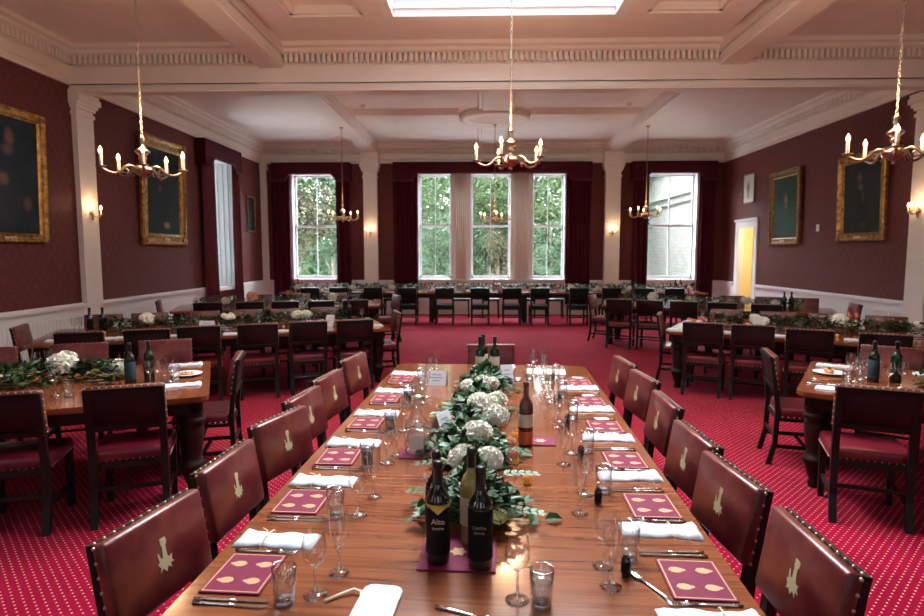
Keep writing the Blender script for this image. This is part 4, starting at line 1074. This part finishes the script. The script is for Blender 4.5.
for key, lst in (('A', [(.19,.42,'at the end beside the tumbler',0),(.20,1.28,'behind the flatbread plate',0),(.85,1.28,'behind the dark bottles',0),(1.55,1.28,'near the frame edge',0)]),
                 ('B', [(3.72,.24,'nearest the wall',0),(3.18,.24,'under the big hydrangea',0),(2.53,.22,'left of the white sign',0),(1.90,.14,'below the vase',0),(1.30,.20,'beside the votive',0),(.18,.30,'nearest the aisle',0)]),
                 ('C', [(.25,.3,'nearest the aisle',0),(.9,.2,'second from the aisle',0)]),
                 ('E', [(.24,.20,'under the loose fork',0),(.18,1.22,'behind the tart plate',0),(.85,1.22,'near the frame edge',0)]),
                 ('F', [(.13,.16,'nearest the aisle',0),(.78,.25,'second from the aisle',0),(1.29,.22,'beside the votive',0),(2.03,.26,'last towards the pillar',0)]),
                 ('G', [(.2,.3,'nearest the aisle',0),(1.0,.2,'second from the aisle',0)])):
    nm = {'A':'near left table','B':'second left table','C':'third left table','E':'near right table','F':'second right table','G':'third right table'}[key]
    for i, (s, d, w, rz) in enumerate(lst): put(napkins[i % 3], key, s, d, rz+PI/2*0, 'white napkin on the %s, %s' % (nm, w), GN)
put(fork, 'E', .14, .34, .2, 'fork lying at the end of the near right table', 'forks'); put(knife, 'E', .16, .52, .1, 'knife lying below the tart plate', 'knives')
c = tl('B', 2.22, .62); tent_card((c.x, c.y, ZT), TAB['B'][5]-.4, 'white sign card standing before the third chair of the second left table', .19, .13)
c = tl('F', 1.02, .42); tent_card((c.x, c.y, ZT), TAB['F'][5]+.5, 'white card standing by the hydrangea on the second right table', .15, .15)
c = tl('B', .70, .52); tent_card((c.x, c.y, ZT), TAB['B'][5]-.5, 'narrow white card near the aisle end of the second left table', .11, .16)
for key, s, d, lb in (('B',1.31,.50,'amber votive on the second left table before the fifth chair'),('B',3.36,.66,'amber votive on the second left table near the wall'),('F',1.84,.45,'amber votive on the second right table'),('A',1.30,1.30,'amber votive on the far edge of the near left table'),('C',1.1,.4,'amber votive on the third left table'),('G',.55,.5,'amber votive on the third right table')):
    c = tl(key, s, d); votive((c.x, c.y, ZT), lb)
GG = 'glasses on the side tables'
GL = {'A': [('w',.34,.50),('f',.28,.60),('w',.24,.48),('t',.24,.66),('w',.40,.50),('f',.30,.42),('w',1.27,1.25),('t',1.34,1.2),('f',1.18,1.22),('w',.97,.42),('t',.88,.36)],
      'B': [('w',3.72,.90),('f',3.64,.80),('w',3.66,1.0),('w',3.10,1.15),('f',3.02,1.2),('t',3.25,1.15),('w',.72,.9),('f',.60,.8),('w',.2,.9),('f',.55,1.15),('w',1.6,.45),('w',2.40,1.1),('t',.84,.4),('w',1.55,1.15)],
      'C': [('w',.4,.5),('f',.6,.8),('w',1.3,.6),('w',1.9,.7),('f',2.0,.5),('w',2.7,.5)],
      'E': [('w',.34,.59),('f',.38,.72),('w',.30,.80),('t',.29,.46),('w',.42,.84),('w',.54,.46),('f',.48,.92),('t',.36,.92),('w',.62,.55)],
      'F': [('w',.33,.80),('f',.42,.84),('w',.28,.95),('t',.38,.70),('w',1.70,1.10),('f',1.62,1.15),('w',1.78,1.2),('w',2.30,1.2),('f',2.4,1.1),('w',.52,.9),('t',.5,.45),('w',1.2,1.15)],
      'G': [('w',.29,.35),('f',.36,.42),('w',.45,.9),('w',1.5,.9),('w',1.8,.5),('f',2.8,.9),('w',3.3,.8)]}
NM = {'A':'near left table','B':'second left table','C':'third left table','E':'near right table','F':'second right table','G':'third right table'}
KN = {'w':('wine glass', wine), 'f':('champagne flute', flute), 't':('tumbler', tumbler)}
for key, lst in GL.items():
    cnt = {}
    for (k, s, d) in sorted(lst, key=lambda q: q[1]):
        cnt[k] = cnt.get(k, 0)+1
        put(KN[k][1], key, s, d, 0, 'empty %s on the %s, %s counted from the aisle end' % (KN[k][0], NM[key], NTH[cnt[k]-1] if cnt[k] > 1 else 'first'), GG)
# small unparted glasses on the distant top table
b = MB(); b.lathe([(.033,0),(.033,.003),(.005,.01),(.004,.08),(.03,.11),(.036,.14),(.030,.19)], 10, cap=False)
g0 = b.build('wine_glass', M_glass); first = True
for i in range(26):
    o = g0 if first else g0.copy()
    if not first: COL.objects.link(o)
    first = False
    o.location = (-4.75+i*.385+.05*math.sin(i*5), 14.66+.03*math.sin(i*3) if i % 2 else 15.25, ZT)
    tag(o, 'small distant wine glass standing along the garland on the top table', 'wine glass', 'wine glasses on the top table')
nb = napkins[0]
for i, x in enumerate(DX):
    nb.place((x+.33 if i < 11 else x-.35, 14.62, ZT), random.uniform(-.1,.1), 'white napkin on the top table beside the %s chair from the side-wall window' % (NTH[i] if i else 'first'), 'napkins on the top table', .8)

# ------------------------------------------------------------------ chandeliers and sconces
def bulb_mesh(b, z=0):
    b.lathe([(.009,z),(.015,z+.010),(.0185,z+.024),(.015,z+.040),(.007,z+.058),(.0001,z+.072)], 10, cap=False)
def candle_arm(parent, a, R, z_in, Mm, drop=.06, zpan=0):
    arm = MB(); ca, sa = math.cos(a), math.sin(a)
    prof = [(.05,z_in),(.09,z_in+.025),(.13,z_in+.03),(.17,z_in+.01),(.21,-.035),(.26,-.055),(.31,-.045),(R-.01,-.02),(R,0)]
    prof = [(r_*R/.37 if i < 7 else r_, z) for i, (r_, z) in enumerate(prof)]
    arm.tube([(r_*ca, r_*sa, z) for r_, z in prof], [.014,.015,.015,.014,.013,.012,.011,.011,.010], 8)
    sp = [(.16*R/.37 + .035*math.cos(t)*(1-t/9), -.03 + .035*math.sin(t)*(1-t/9)) for t in [q*.6 for q in range(9)]]
    arm.tube([(r_*ca, r_*sa, z) for r_, z in sp], .009, 6)
    o = arm.build('arm', Mm, parent)
    M = Matrix.Translation((R*ca, R*sa, zpan))
    b = MB(); b.lathe([(.0001,-.012),(.012,-.010),(.045,.0),(.050,.006),(.044,.006),(.014,.0),(.016,.02),(.013,.03),(.0001,.03)], 16, 0, M, cap=False); b.build('drip_pan', Mm, o)
    b = MB(); b.lathe([(.0155,.028),(.0155,.115),(.0001,.118)], 12, 0, M, cap=False); b.build('candle', M_candle, o)
    b = MB(); bulb_mesh(b, .116); b.v = [tuple(M @ Vector(p)) for p in b.v]; b.build('bulb', M_bulb, o)
    return o
def chandelier(loc, zceil, phase, label, Mm, n=5, R=.365, sc_=1.0, tiers=False, watts=42):
    r = empty('chandelier', loc); tag(r, label, 'chandelier', 'brass chandeliers'); r.rotation_euler.z = 0
    b = MB(); b.lathe([(.0001,-.105),(.012,-.10),(.020,-.085),(.010,-.07),(.028,-.062),(.055,-.045),(.085,-.015),(.090,.0),(.075,.025),(.040,.045),(.022,.06),(.018,.085),(.030,.10),(.035,.115),(.022,.13),(.055,.165),(.062,.178),(.045,.195),(.020,.215),(.016,.25),(.026,.27),(.018,.285),(.028,.30),(.012,.32),(.008,.335),(.0001,.337)], 24, cap=False)
    b.v = [(x*1.14, y*1.14, z) for x, y, z in b.v]; b.build('body', Mm, r)
    for k in range(n): candle_arm(r, phase+2*PI*k/n, R, -.0, Mm)
    top = (zceil-loc[2])/sc_
    b = MB(); z = .345; k = 0
    while z < top-.03:
        M = Matrix.Translation((0,0,z)) @ Matrix.Rotation(PI/2*(k % 2), 4, 'Z')
        pts = [(.010*math.cos(t), 0, .019*math.sin(t)) for t in [2*PI*q/8 for q in range(9)]]
        b.tube(pts, .0036, 4, 0, M); z += .030; k += 1
    ch = b.build('chain', M_cover, r)
    b = MB(); b.lathe([(.0001,top-.06),(.012,top-.055),(.02,top-.03),(.05,top-.012),(.055,top),(.0001,top)], 16, cap=False); b.build('ceiling_cap', Mm, r)
    r.scale = (sc_,)*3
    l = bpy.data.lights.new('chandelier_glow', 'POINT'); l.energy = watts; l.color = (1,.62,.34); l.shadow_soft_size = .16
    lo = bpy.data.objects.new('chandelier_glow', l); COL.objects.link(lo); lo.location = (loc[0], loc[1], loc[2]+.26*sc_+.2)
    return r
chandelier((-2.97,5.25,2.455), 4.40, math.radians(-60), 'aged brass chandelier hanging before the large portrait on the left', M_bronze, sc_=.91)
chandelier((3.495,5.15,2.56), 4.40, math.radians(-122), 'aged brass chandelier hanging before the portraits on the right', M_bronze, sc_=.95)
chandelier((.345,6.40,2.70), 5.12, PI, 'polished brass chandelier hanging in the centre below the skylight', M_brasslt)
chandelier((-3.02,13.25,2.50), 4.48, -PI/2+.3, 'distant brass chandelier before the tree-view window on the left', M_brasslt, sc_=.92, watts=12)
chandelier((.37,13.25,2.46), 4.53, -PI/2+.1, 'distant brass chandelier before the middle window', M_brasslt, sc_=.92, watts=12)
chandelier((3.70,13.25,2.56), 4.48, -PI/2+.5, 'distant brass chandelier before the window facing a stone building', M_brasslt, sc_=.92, watts=12)
def sconce(loc, rz, label, n=2):
    r = empty('wall_sconce', loc, rz); tag(r, label, 'wall light', 'brass candle sconces')
    b = MB(); b.lathe([(.0001,0),(.032,0),(.034,.008),(.018,.018),(.014,.04),(.0001,.045)], 14, 0, Matrix.Rotation(PI/2, 4, 'X') , cap=False)
    b.lathe([(.0001,-.11),(.008,-.105),(.018,-.085),(.010,-.065),(.022,-.045),(.018,-.02),(.010,.0),(.016,.03),(.0001,.05)], 12, 0, Matrix.Translation((0,-.035,0)), cap=False)
    b.build('wall_plate', M_bronze, r)
    for s in ((-1,1) if n == 2 else (-1,0,1)):
        a = MB(); X = .10*s; Y = -.10 - (.03 if s == 0 else 0)
        a.tube([(0,-.035,-.02),(X*.4,-.06,-.05),(X*.8,Y,-.045),(X,Y,-.015)], .007, 7); o = a.build('arm', M_bronze, r)
        M = Matrix.Translation((X, Y, -.012))
        b = MB(); b.lathe([(.0001,-.006),(.026,0),(.028,.004),(.012,.003),(.0001,.02)], 12, 0, M, cap=False); b.build('drip_pan', M_bronze, o)
        b = MB(); b.lathe([(.010,.0),(.010,.075),(.0001,.077)], 10, 0, M, cap=False); b.build('candle', M_candle, o)
        b = MB(); bulb_mesh(b, .075); b.v = [tuple(M @ Vector(p)) for p in b.v]; b.build('bulb', M_bulb, o)
    l = bpy.data.lights.new('sconce_glow', 'POINT'); l.energy = 2.6; l.color = (1,.60,.30); l.shadow_soft_size = .05
    lo = bpy.data.objects.new('sconce_glow', l); COL.objects.link(lo)
    v = Matrix.Rotation(rz, 4, 'Z') @ Vector((0,-.17,.13)); lo.location = (loc[0]+v.x, loc[1]+v.y, loc[2]+v.z)
sconce((XL+.08, 9.05, 2.33), PI/2, 'two-candle brass sconce on the big white pillar on the left')
sconce((XR-.08, 9.20, 2.36), -PI/2, 'three-candle brass sconce on the big white pillar on the right', 3)
sconce((-2.98, YF-.168, 2.30), 0, 'two-candle brass sconce on the far pilaster left of the triple window')
sconce((3.695, YF-.168, 2.30), 0, 'two-candle brass sconce on the far pilaster right of the triple window')

# ------------------------------------------------------------------ pictures
def canvas_mat(name, bg0, bg1, figs):
    """dark oil painting: noise ground plus soft ellipses (u, v, ru, rv, colour) in the picture's own plane"""
    m = mat(name, bg0, .55, spec=.15); g = N(m)
    tc = g.n('ShaderNodeTexCoord'); ns = g.n('ShaderNodeTexNoise'); ns.inputs['Scale'].default_value = 3; ns.inputs['Detail'].default_value = 8; g.l(tc, 'Object', ns, 'Vector')
    r = g.ramp([(.3,bg0),(.7,bg1)]); g.l(ns, 0, r, 0); cur = r.outputs[0]
    for (u, v, ru, rv, c) in figs:
        mp = g.n('ShaderNodeMapping'); mp.inputs['Location'].default_value = (-u/ru, 0, -v/rv); mp.inputs['Scale'].default_value = (1/ru, 0, 1/rv)
        wob = g.n('ShaderNodeMix', data_type='VECTOR') ; wob.inputs[0].default_value = .06
        g.l(tc, 'Object', wob, 4); g.l(ns, 1, wob, 5); g.t.links.new(wob.outputs[1], mp.inputs[0])
        ln = g.n('ShaderNodeVectorMath', operation='LENGTH'); g.l(mp, 0, ln, 0)
        mr = g.n('ShaderNodeMapRange'); mr.inputs['From Min'].default_value = 1.35; mr.inputs['From Max'].default_value = .45; g.l(ln, 1, mr, 0)
        mx = g.n('ShaderNodeMix', data_type='RGBA'); g.l(mr, 0, mx, 0); g.t.links.new(cur, mx.inputs[6]); mx.inputs[7].default_value = (*c, 1); cur = mx.outputs[2]
    g.t.links.new(cur, g.b.inputs['Base Color'])
    return m
def picture(loc, rz, W, H, fw, cm, label, ornate=True, Mf=None, name='framed_portrait', tilt=.03, plaque=True, mount=None):
    """hangs in the x-z plane facing -y; loc is the bottom centre against the wall"""
    r = empty(name, loc, rz); tag(r, label, 'painting')
    r.rotation_euler = (tilt, 0, rz)
    Mf = Mf or M_gold; b = MB(); d = .075 if ornate else .03
    prof = [(0,0),(0,d*.7),(fw*.12,d),(fw*.25,d*.95),(fw*.42,d*.55),(fw*.62,d*.50),(fw*.80,d*.62),(fw*.92,d*.45),(fw,d*.30),(fw,0)]   # (inwards, outwards)
    cor = [(-W/2,0),(W/2,0),(W/2,H),(-W/2,H)]; k = len(prof); vs = []
    dirs = [(1,1),(-1,1),(-1,-1),(1,-1)]
    for (x, z), (dx, dz) in zip(cor, dirs):
        for a, o_ in prof: vs.append((x+dx*a, -o_, z+dz*a))
    fs = []
    for c_ in range(4):
        n2 = (c_+1) % 4
        for i in range(k): fs.append((c_*k+i, c_*k+(i+1) % k, n2*k+(i+1) % k, n2*k+i))
    b.add(vs, fs)
    if ornate:
        for x, z in cor:
            s = fw*.55; cx = x + (s*.7 if x < 0 else -s*.7); cz = z + (s*.7 if z < H/2 else -s*.7)
            for q in range(7):
                a = q*PI*2/7; b.ball((cx+s*.5*math.cos(a), -d*.8, cz+s*.5*math.sin(a)), s*.30, 0, 7, 4, (1,.7,1))
            b.ball((cx, -d*.9, cz), s*.35, 0, 8, 5, (1,.8,1))
        nb_ = int(H/.055)
        for q in range(1, nb_):
            for x in (-W/2+fw*.15, W/2-fw*.15): b.ball((x, -d*.92, H*q/nb_), .016, 0, 5, 4, (1,.6,1.2))
        nb_ = int(W/.055)
        for q in range(1, nb_):
            for z in (fw*.15, H-fw*.15): b.ball((-W/2+W*q/nb_, -d*.92, z), .016, 0, 5, 4, (1.2,.6,1))
    b.build('picture_frame', Mf, r)
    b = MB(); b.box(-W/2+fw*.9, W/2-fw*.9, -d*.28, -d*.18, fw*.9, H-fw*.9)
    if mount:
        b.build('mount', mount, r); b = MB(); b.box(-W/2+fw+.06, W/2-fw-.06, -d*.34, -d*.28, fw+.08, H-fw-.08)
    o = b.build('canvas', cm, r)
    # centre the painted coordinates on the canvas
    for v in o.data.vertices: v.co.z -= H/2
    o.location.z = H/2
    if plaque:
        b = MB(); b.rbox(-.10,.10,-d*1.1,-d*.8,fw*.25,fw*.62,.004,0,None,1); b.build('name_plaque', M_brasslt, r)
    return r
skin = (.15,.09,.06)
c1 = canvas_mat('portrait_oil_seated', (.006,.012,.018), (.016,.026,.034), [(-.15,-.25,.34,.55,(.022,.030,.042)),(.12,.48,.075,.11,skin),(.09,.33,.09,.06,(.10,.075,.06)),(.02,-.02,.08,.07,skin),(.38,-.30,.07,.09,(.09,.06,.05))])
c2 = canvas_mat('portrait_oil_robed', (.006,.013,.018), (.018,.028,.036), [(0,-.25,.22,.5,(.012,.016,.024)),(-.05,.30,.06,.09,skin),(-.1,.08,.05,.06,(.12,.08,.06)),(.12,-.55,.10,.06,(.30,.22,.16))])
c3 = canvas_mat('portrait_oil_standing', (.010,.012,.014), (.026,.024,.024), [(.02,-.10,.15,.42,(.008,.009,.011)),(-.03,.36,.055,.085,skin),(0,.20,.05,.05,(.16,.12,.09)),(.06,.05,.03,.10,(.09,.07,.055)),(.06,-.42,.10,.06,(.06,.035,.025))])
c4 = canvas_mat('portrait_oil_green', (.022,.052,.040), (.040,.075,.058), [(.02,-.22,.20,.40,(.030,.080,.065)),(.05,.20,.065,.10,(.30,.24,.19)),(.06,.06,.05,.05,(.20,.18,.14))])
c5 = canvas_mat('small_print', (.60,.60,.52), (.75,.74,.66), [(0,.05,.08,.14,(.20,.20,.16)),(0,-.12,.05,.08,(.30,.28,.22))])
c6 = canvas_mat('dark_picture', (.004,.007,.008), (.012,.022,.022), [(0,0,.08,.20,(.03,.035,.03))])
picture((XL+.005, 7.45, 1.86), PI/2, 1.40, 1.72, .125, c1, 'large gilt-framed portrait of a seated figure cut by the left edge', True)
picture((XL+.005, 11.28, 1.87), PI/2, 1.58, 2.0, .22, c2, 'ornate gilt-framed robed portrait between the white pillar and the side window', True)
picture((XR-.005, 10.64, 1.93), -PI/2, 1.28, 1.52, .15, c3, 'gilt-framed dark full-length portrait beside the white pillar on the right wall', True)
picture((XR-.005, 13.22, 1.90), -PI/2, 1.28, 1.62, .16, c4, 'gilt-framed green-toned portrait in the middle of the right wall', True, M_golddk)
picture((XR-.005, 15.08, 2.95), -PI/2, .62, .74, .035, c5, 'small pale framed print above the doorway', False, M_golddk, 'framed_print', .01, False, M_card)
picture((XL+.005, 15.72, 2.28), PI/2, .55, .95, .05, c6, 'small dark framed picture between the side window and the corner', False, M_golddk, 'framed_picture', .01, False)
b = MB(); b.rbox(-.045,.045,-.02,0,-.07,.07,.006); o = b.build('wall_switch', M_plastic, None, (XR, 12.0, 2.22), -PI/2); 
tag(o, 'small white switch plate between the two large portraits on the right wall', 'switch')
for x, lb in ((-2.33,'smoke detector at the left end of the raised ceiling strip'), (3.02,'smoke detector at the right end of the raised ceiling strip')):
    b = MB(); b.lathe([(.0001,-.05),(.03,-.05),(.05,-.03),(.055,0),(.0001,0)], 16, cap=False); o = b.build('smoke_detector', M_plastic, None, (x, 12.2, ZC)); tag(o, lb, 'smoke detector')

# ------------------------------------------------------------------ outside
g = MB(); g.box(-60, 60, YF+.4, 95, -1.2, -1.0); struct(g.build('ground', M_grass))
g = MB(); g.box(-24, 8.9, YF+.4, 36, -1.0, -.9); struct(g.build('path', mat('bounce_paving', (.93,.93,.94), .8)))  # unseen bright terrace, added to bounce daylight up onto the far ceiling
def tree_mesh(seed, R, n, H, ls, Ml):
    rn = random.Random(seed); b = MB(); cl = []
    for k in range(16):
        a = rn.uniform(0, 2*PI); rr = R*math.sqrt(rn.random())*.75; cl.append((rr*math.cos(a), rr*math.sin(a), rn.uniform(.6, H-1.0), R*rn.uniform(.35,.55)))
    for k in range(n):
        c_ = cl[k % 16]; z = rn.uniform(-1,1); a = rn.uniform(0, 2*PI); q = math.sqrt(1-z*z); rad = c_[3]*rn.uniform(.7,1.05)
        p = Vector((c_[0]+q*math.cos(a)*rad, c_[1]+q*math.sin(a)*rad, c_[2]+z*rad*.9))
        l = ls*rn.uniform(.6,1.3)
        leafquad(b, p, (q*math.cos(a)+rn.uniform(-.6,.6), q*math.sin(a)+rn.uniform(-.6,.6), z*.5+rn.uniform(-.6,.4)), (rn.uniform(-1,1), rn.uniform(-1,1), rn.uniform(0,1)), l, l*.33, 0, .2)
    return b
def make_tree(seed, R, n, H, Ml, ls=.15):
    r = empty('garden_tree'); tag(r, 'x', 'tree')
    f_ = tree_mesh(seed, R, n, H, ls, Ml).build('foliage', Ml, r); f_['kind'] = 'stuff'
    b = MB(); rn = random.Random(seed)
    b.tube([(0,0,-1.2),(.05,0,1),(.0,.1,3),(.1,.1,H*.8)], [.18,.15,.12,.05], 8)
    for k in range(5):
        a = rn.uniform(0,2*PI); z = rn.uniform(1, H*.6); b.tube([(.02,.05,z),(R*.3*math.cos(a),R*.3*math.sin(a),z+.6),(R*.6*math.cos(a),R*.6*math.sin(a),z+1.4)], [.06,.04,.02], 6)
    b.build('trunk', M_bark, r)
    return r
T1 = Proto(make_tree(1, 2.2, 11000, 8.5, M_tl1)); T2 = Proto(make_tree(2, 2.4, 11000, 9.0, M_tl2)); T3 = Proto(make_tree(3, 1.8, 8000, 7.5, M_tl3))
for i, (p, x, y, s, rz, w) in enumerate([(T1,-9.6,26.0,.95,0,'pale leafy tree at the left in the side window'),(T3,-7.9,25.0,.85,1,'yellowish autumn tree in the tree-view side window'),(T2,-7.0,29.0,1.1,2,'dark tree behind the autumn tree in the side window'),(T1,-12.5,31,1.1,2,'pale tree far left beyond the side window'),
    (T1,-2.4,27.5,1.0,3,'pale leafy tree seen through the left light of the triple window'),(T2,-1.2,25.0,.62,1,'small dark bushy tree low behind the left light of the triple window'),(T1,.6,27.0,1.0,4,'pale leafy tree seen through the middle light'),(T2,2.4,29.0,1.05,5,'darker tree behind the middle light'),
    (T1,3.9,26.5,1.0,5,'pale leafy tree seen through the right light of the triple window'),(T2,3.0,24.0,.55,2,'small dark bushy tree low behind the right light'),(T3,.9,24.0,.5,2,'small yellowish bush low behind the middle light'),(T1,-4.6,30.0,1.15,1,'pale tree between the side window and the triple window'),(T2,5.6,32.0,1.2,1,'dark tree at the right beyond the triple window'),(T1,-.6,33,1.2,2,'tall pale tree furthest behind the triple window'),
    (T2,-10.5,35.0,1.25,1,'dark tree in the back row behind the side window, left one'),(T2,-6.6,37.0,1.3,4,'dark tree in the back row behind the side window, right one'),(T2,-3.0,39.0,1.35,3,'dark tree in the back row behind the triple window, left one'),(T2,1.0,38.0,1.3,5,'dark tree in the back row behind the triple window, middle one'),(T2,4.6,40.0,1.35,0,'dark tree in the back row behind the triple window, right one'),(T1,-14.5,38.0,1.3,0,'pale tree at the very left of the back row'),
    (T2,-9.5,13.2,1.0,2,'dark tree added outside the side-wall window to dim it, nearest one'),(T1,-9.6,16.6,1.0,3,'pale tree added outside the side-wall window to dim it, middle one'),(T2,-9.9,20.2,1.05,5,'dark tree added outside the side-wall window to dim it, furthest one'),(T2,-12.8,15.5,1.2,4,'dark tree added behind the trees that dim the side-wall window')]):  # these four trees are added to cut the sky light on the window jamb
    p.place((x, y, -1.0), rz, w, 'garden trees outside', s)
rn = random.Random(5); b = MB()
for k in range(14000):
    p = Vector((rn.uniform(-34, 14), rn.uniform(42, 43.6), rn.uniform(-1, 2.6)+.3*math.sin(k)))
    leafquad(b, p, (rn.uniform(-1,1), rn.uniform(-1,.2), rn.uniform(-.3,1)), (rn.uniform(-1,1), -1, rn.uniform(0,1)), .42, .16)
b.box(-34, 14, 42.8, 43.4, -1, 2.2)
tag(b.build('garden_hedge', M_tl2), 'dark clipped hedge closing off the garden behind the trees', 'hedge')
r = empty('stone_wing', (9.0,17.6,-1.0)); tag(r, 'pale stone wing of the building seen through the right window', 'building')
def stonework():
    m = mat('pale_ashlar', (.7,.68,.62), .8); g = N(m); tc = g.n('ShaderNodeTexCoord'); mp = g.n('ShaderNodeMapping'); mp.inputs['Rotation'].default_value = (PI/2, 0, PI/2)
    br = g.n('ShaderNodeTexBrick'); br.inputs['Scale'].default_value = 1.6; br.inputs['Color1'].default_value = (.22,.215,.19,1); br.inputs['Color2'].default_value = (.27,.265,.24,1); br.inputs['Mortar'].default_value = (.17,.165,.15,1); br.inputs['Mortar Size'].default_value = .012
    sx = g.n('ShaderNodeSeparateXYZ'); cx = g.n('ShaderNodeCombineXYZ'); g.l(tc, 'Object', sx, 0); g.l(sx, 1, cx, 0); g.l(sx, 2, cx, 1); g.l(cx, 0, br, 'Vector'); g.l(br, 0, g.b, 'Base Color'); return m
b = MB(); b.box(0,1,0,30,0,9.5); b.build('stone_wall', stonework(), r)
b = MB(); b.box(-.25,0,0,30,5.25,5.42); b.box(-.12,0,0,30,4.95,5.25); b.build('string_course', M_stone, r)
b = MB(); b.box(-.35,0,0,30,6.6,6.9); b.build('eaves_cornice', M_stone, r)

# ------------------------------------------------------------------ light
w = bpy.data.worlds.new('overcast_sky'); sc.world = w; w.use_nodes = True
bg = w.node_tree.nodes['Background']; bg.inputs[0].default_value = (.90,.95,1.0,1); bg.inputs[1].default_value = 5.0
nt = w.node_tree; tc = nt.nodes.new('ShaderNodeTexCoord'); sx = nt.nodes.new('ShaderNodeSeparateXYZ'); mr = nt.nodes.new('ShaderNodeMapRange')
mr.inputs['From Min'].default_value = .6; mr.inputs['From Max'].default_value = -.4; mr.inputs['To Min'].default_value = 34.0; mr.inputs['To Max'].default_value = 1.5
nt.links.new(tc.outputs['Generated'], sx.inputs[0]); nt.links.new(sx.outputs[1], mr.inputs[0]); nt.links.new(mr.outputs[0], bg.inputs[1])   # overcast sky, brighter beyond the garden
def portal(loc, rot, sx, sy):
    l = bpy.data.lights.new('window_portal', 'AREA'); l.shape = 'RECTANGLE'; l.size = sx; l.size_y = sy
    l.cycles.is_portal = True
    o = bpy.data.objects.new('window_portal', l); COL.objects.link(o); o.location = loc; o.rotation_euler = rot
zc = (WZ0+WZ1)/2; hh = WZ1-WZ0
for a, d in FW: portal(((a+d)/2, YF+.45, zc), (-PI/2, 0, 0), d-a, hh)
for a, d in BW: portal(((a+d)/2, YB-.45, zc), (PI/2, 0, 0), d-a, hh)
for a, d in [LW]+NLW: portal((XL-.80, (a+d)/2, zc), (PI/2, 0, -PI/2), d-a, hh)
portal(((SKX0+SKX1)/2, (SKY0+SKY1)/2, 5.5), (0,0,0), SKX1-SKX0, SKY1-SKY0)
l = bpy.data.lights.new('corridor_lamp', 'POINT'); l.energy = 45; l.color = (1,.86,.60); l.shadow_soft_size = .1
o = bpy.data.objects.new('corridor_lamp', l); COL.objects.link(o); o.location = (XR+1.0, 14.9, 2.2)

# ------------------------------------------------------------------ camera
cam = bpy.data.cameras.new('camera'); co = bpy.data.objects.new('camera', cam); COL.objects.link(co)
cam.sensor_width = 36; cam.lens = 589.8/924*36; cam.clip_start = .05; cam.clip_end = 300
pi_, ya_ = .0928, .0267
fw_ = Vector((-math.sin(ya_)*math.cos(pi_), math.cos(ya_)*math.cos(pi_), -math.sin(pi_))); rt_ = Vector((math.cos(ya_), math.sin(ya_), 0)); up_ = rt_.cross(fw_)
co.matrix_world = Matrix(((rt_.x, up_.x, -fw_.x, 0),(rt_.y, up_.y, -fw_.y, 0),(rt_.z, up_.z, -fw_.z, 1.72),(0,0,0,1)))
sc.camera = co
cam.dof.use_dof = True; cam.dof.focus_distance = 3.0; cam.dof.aperture_fstop = 4.0
sc.view_settings.view_transform = 'Standard'; sc.view_settings.look = 'None'; sc.view_settings.gamma = 1; sc.view_settings.exposure = 0.48
sc.view_settings.use_curve_mapping = False
sc.cycles.use_denoising = True
sc.cycles.max_bounces = 10; sc.cycles.transparent_max_bounces = 16; sc.cycles.sample_clamp_indirect = 6
sc.cycles.caustics_reflective = False; sc.cycles.caustics_refractive = False
# the source name-only helpers that were never placed are removed
for p in [crest_chair, plain_chair, green_chair, stool, wine, flute, tumbler, darktumbler, menu, knife, fork, spoon, mini, plate]:
    if not p.used:
        for c_ in list(p.root.children_recursive)+[p.root]: bpy.data.objects.remove(c_)
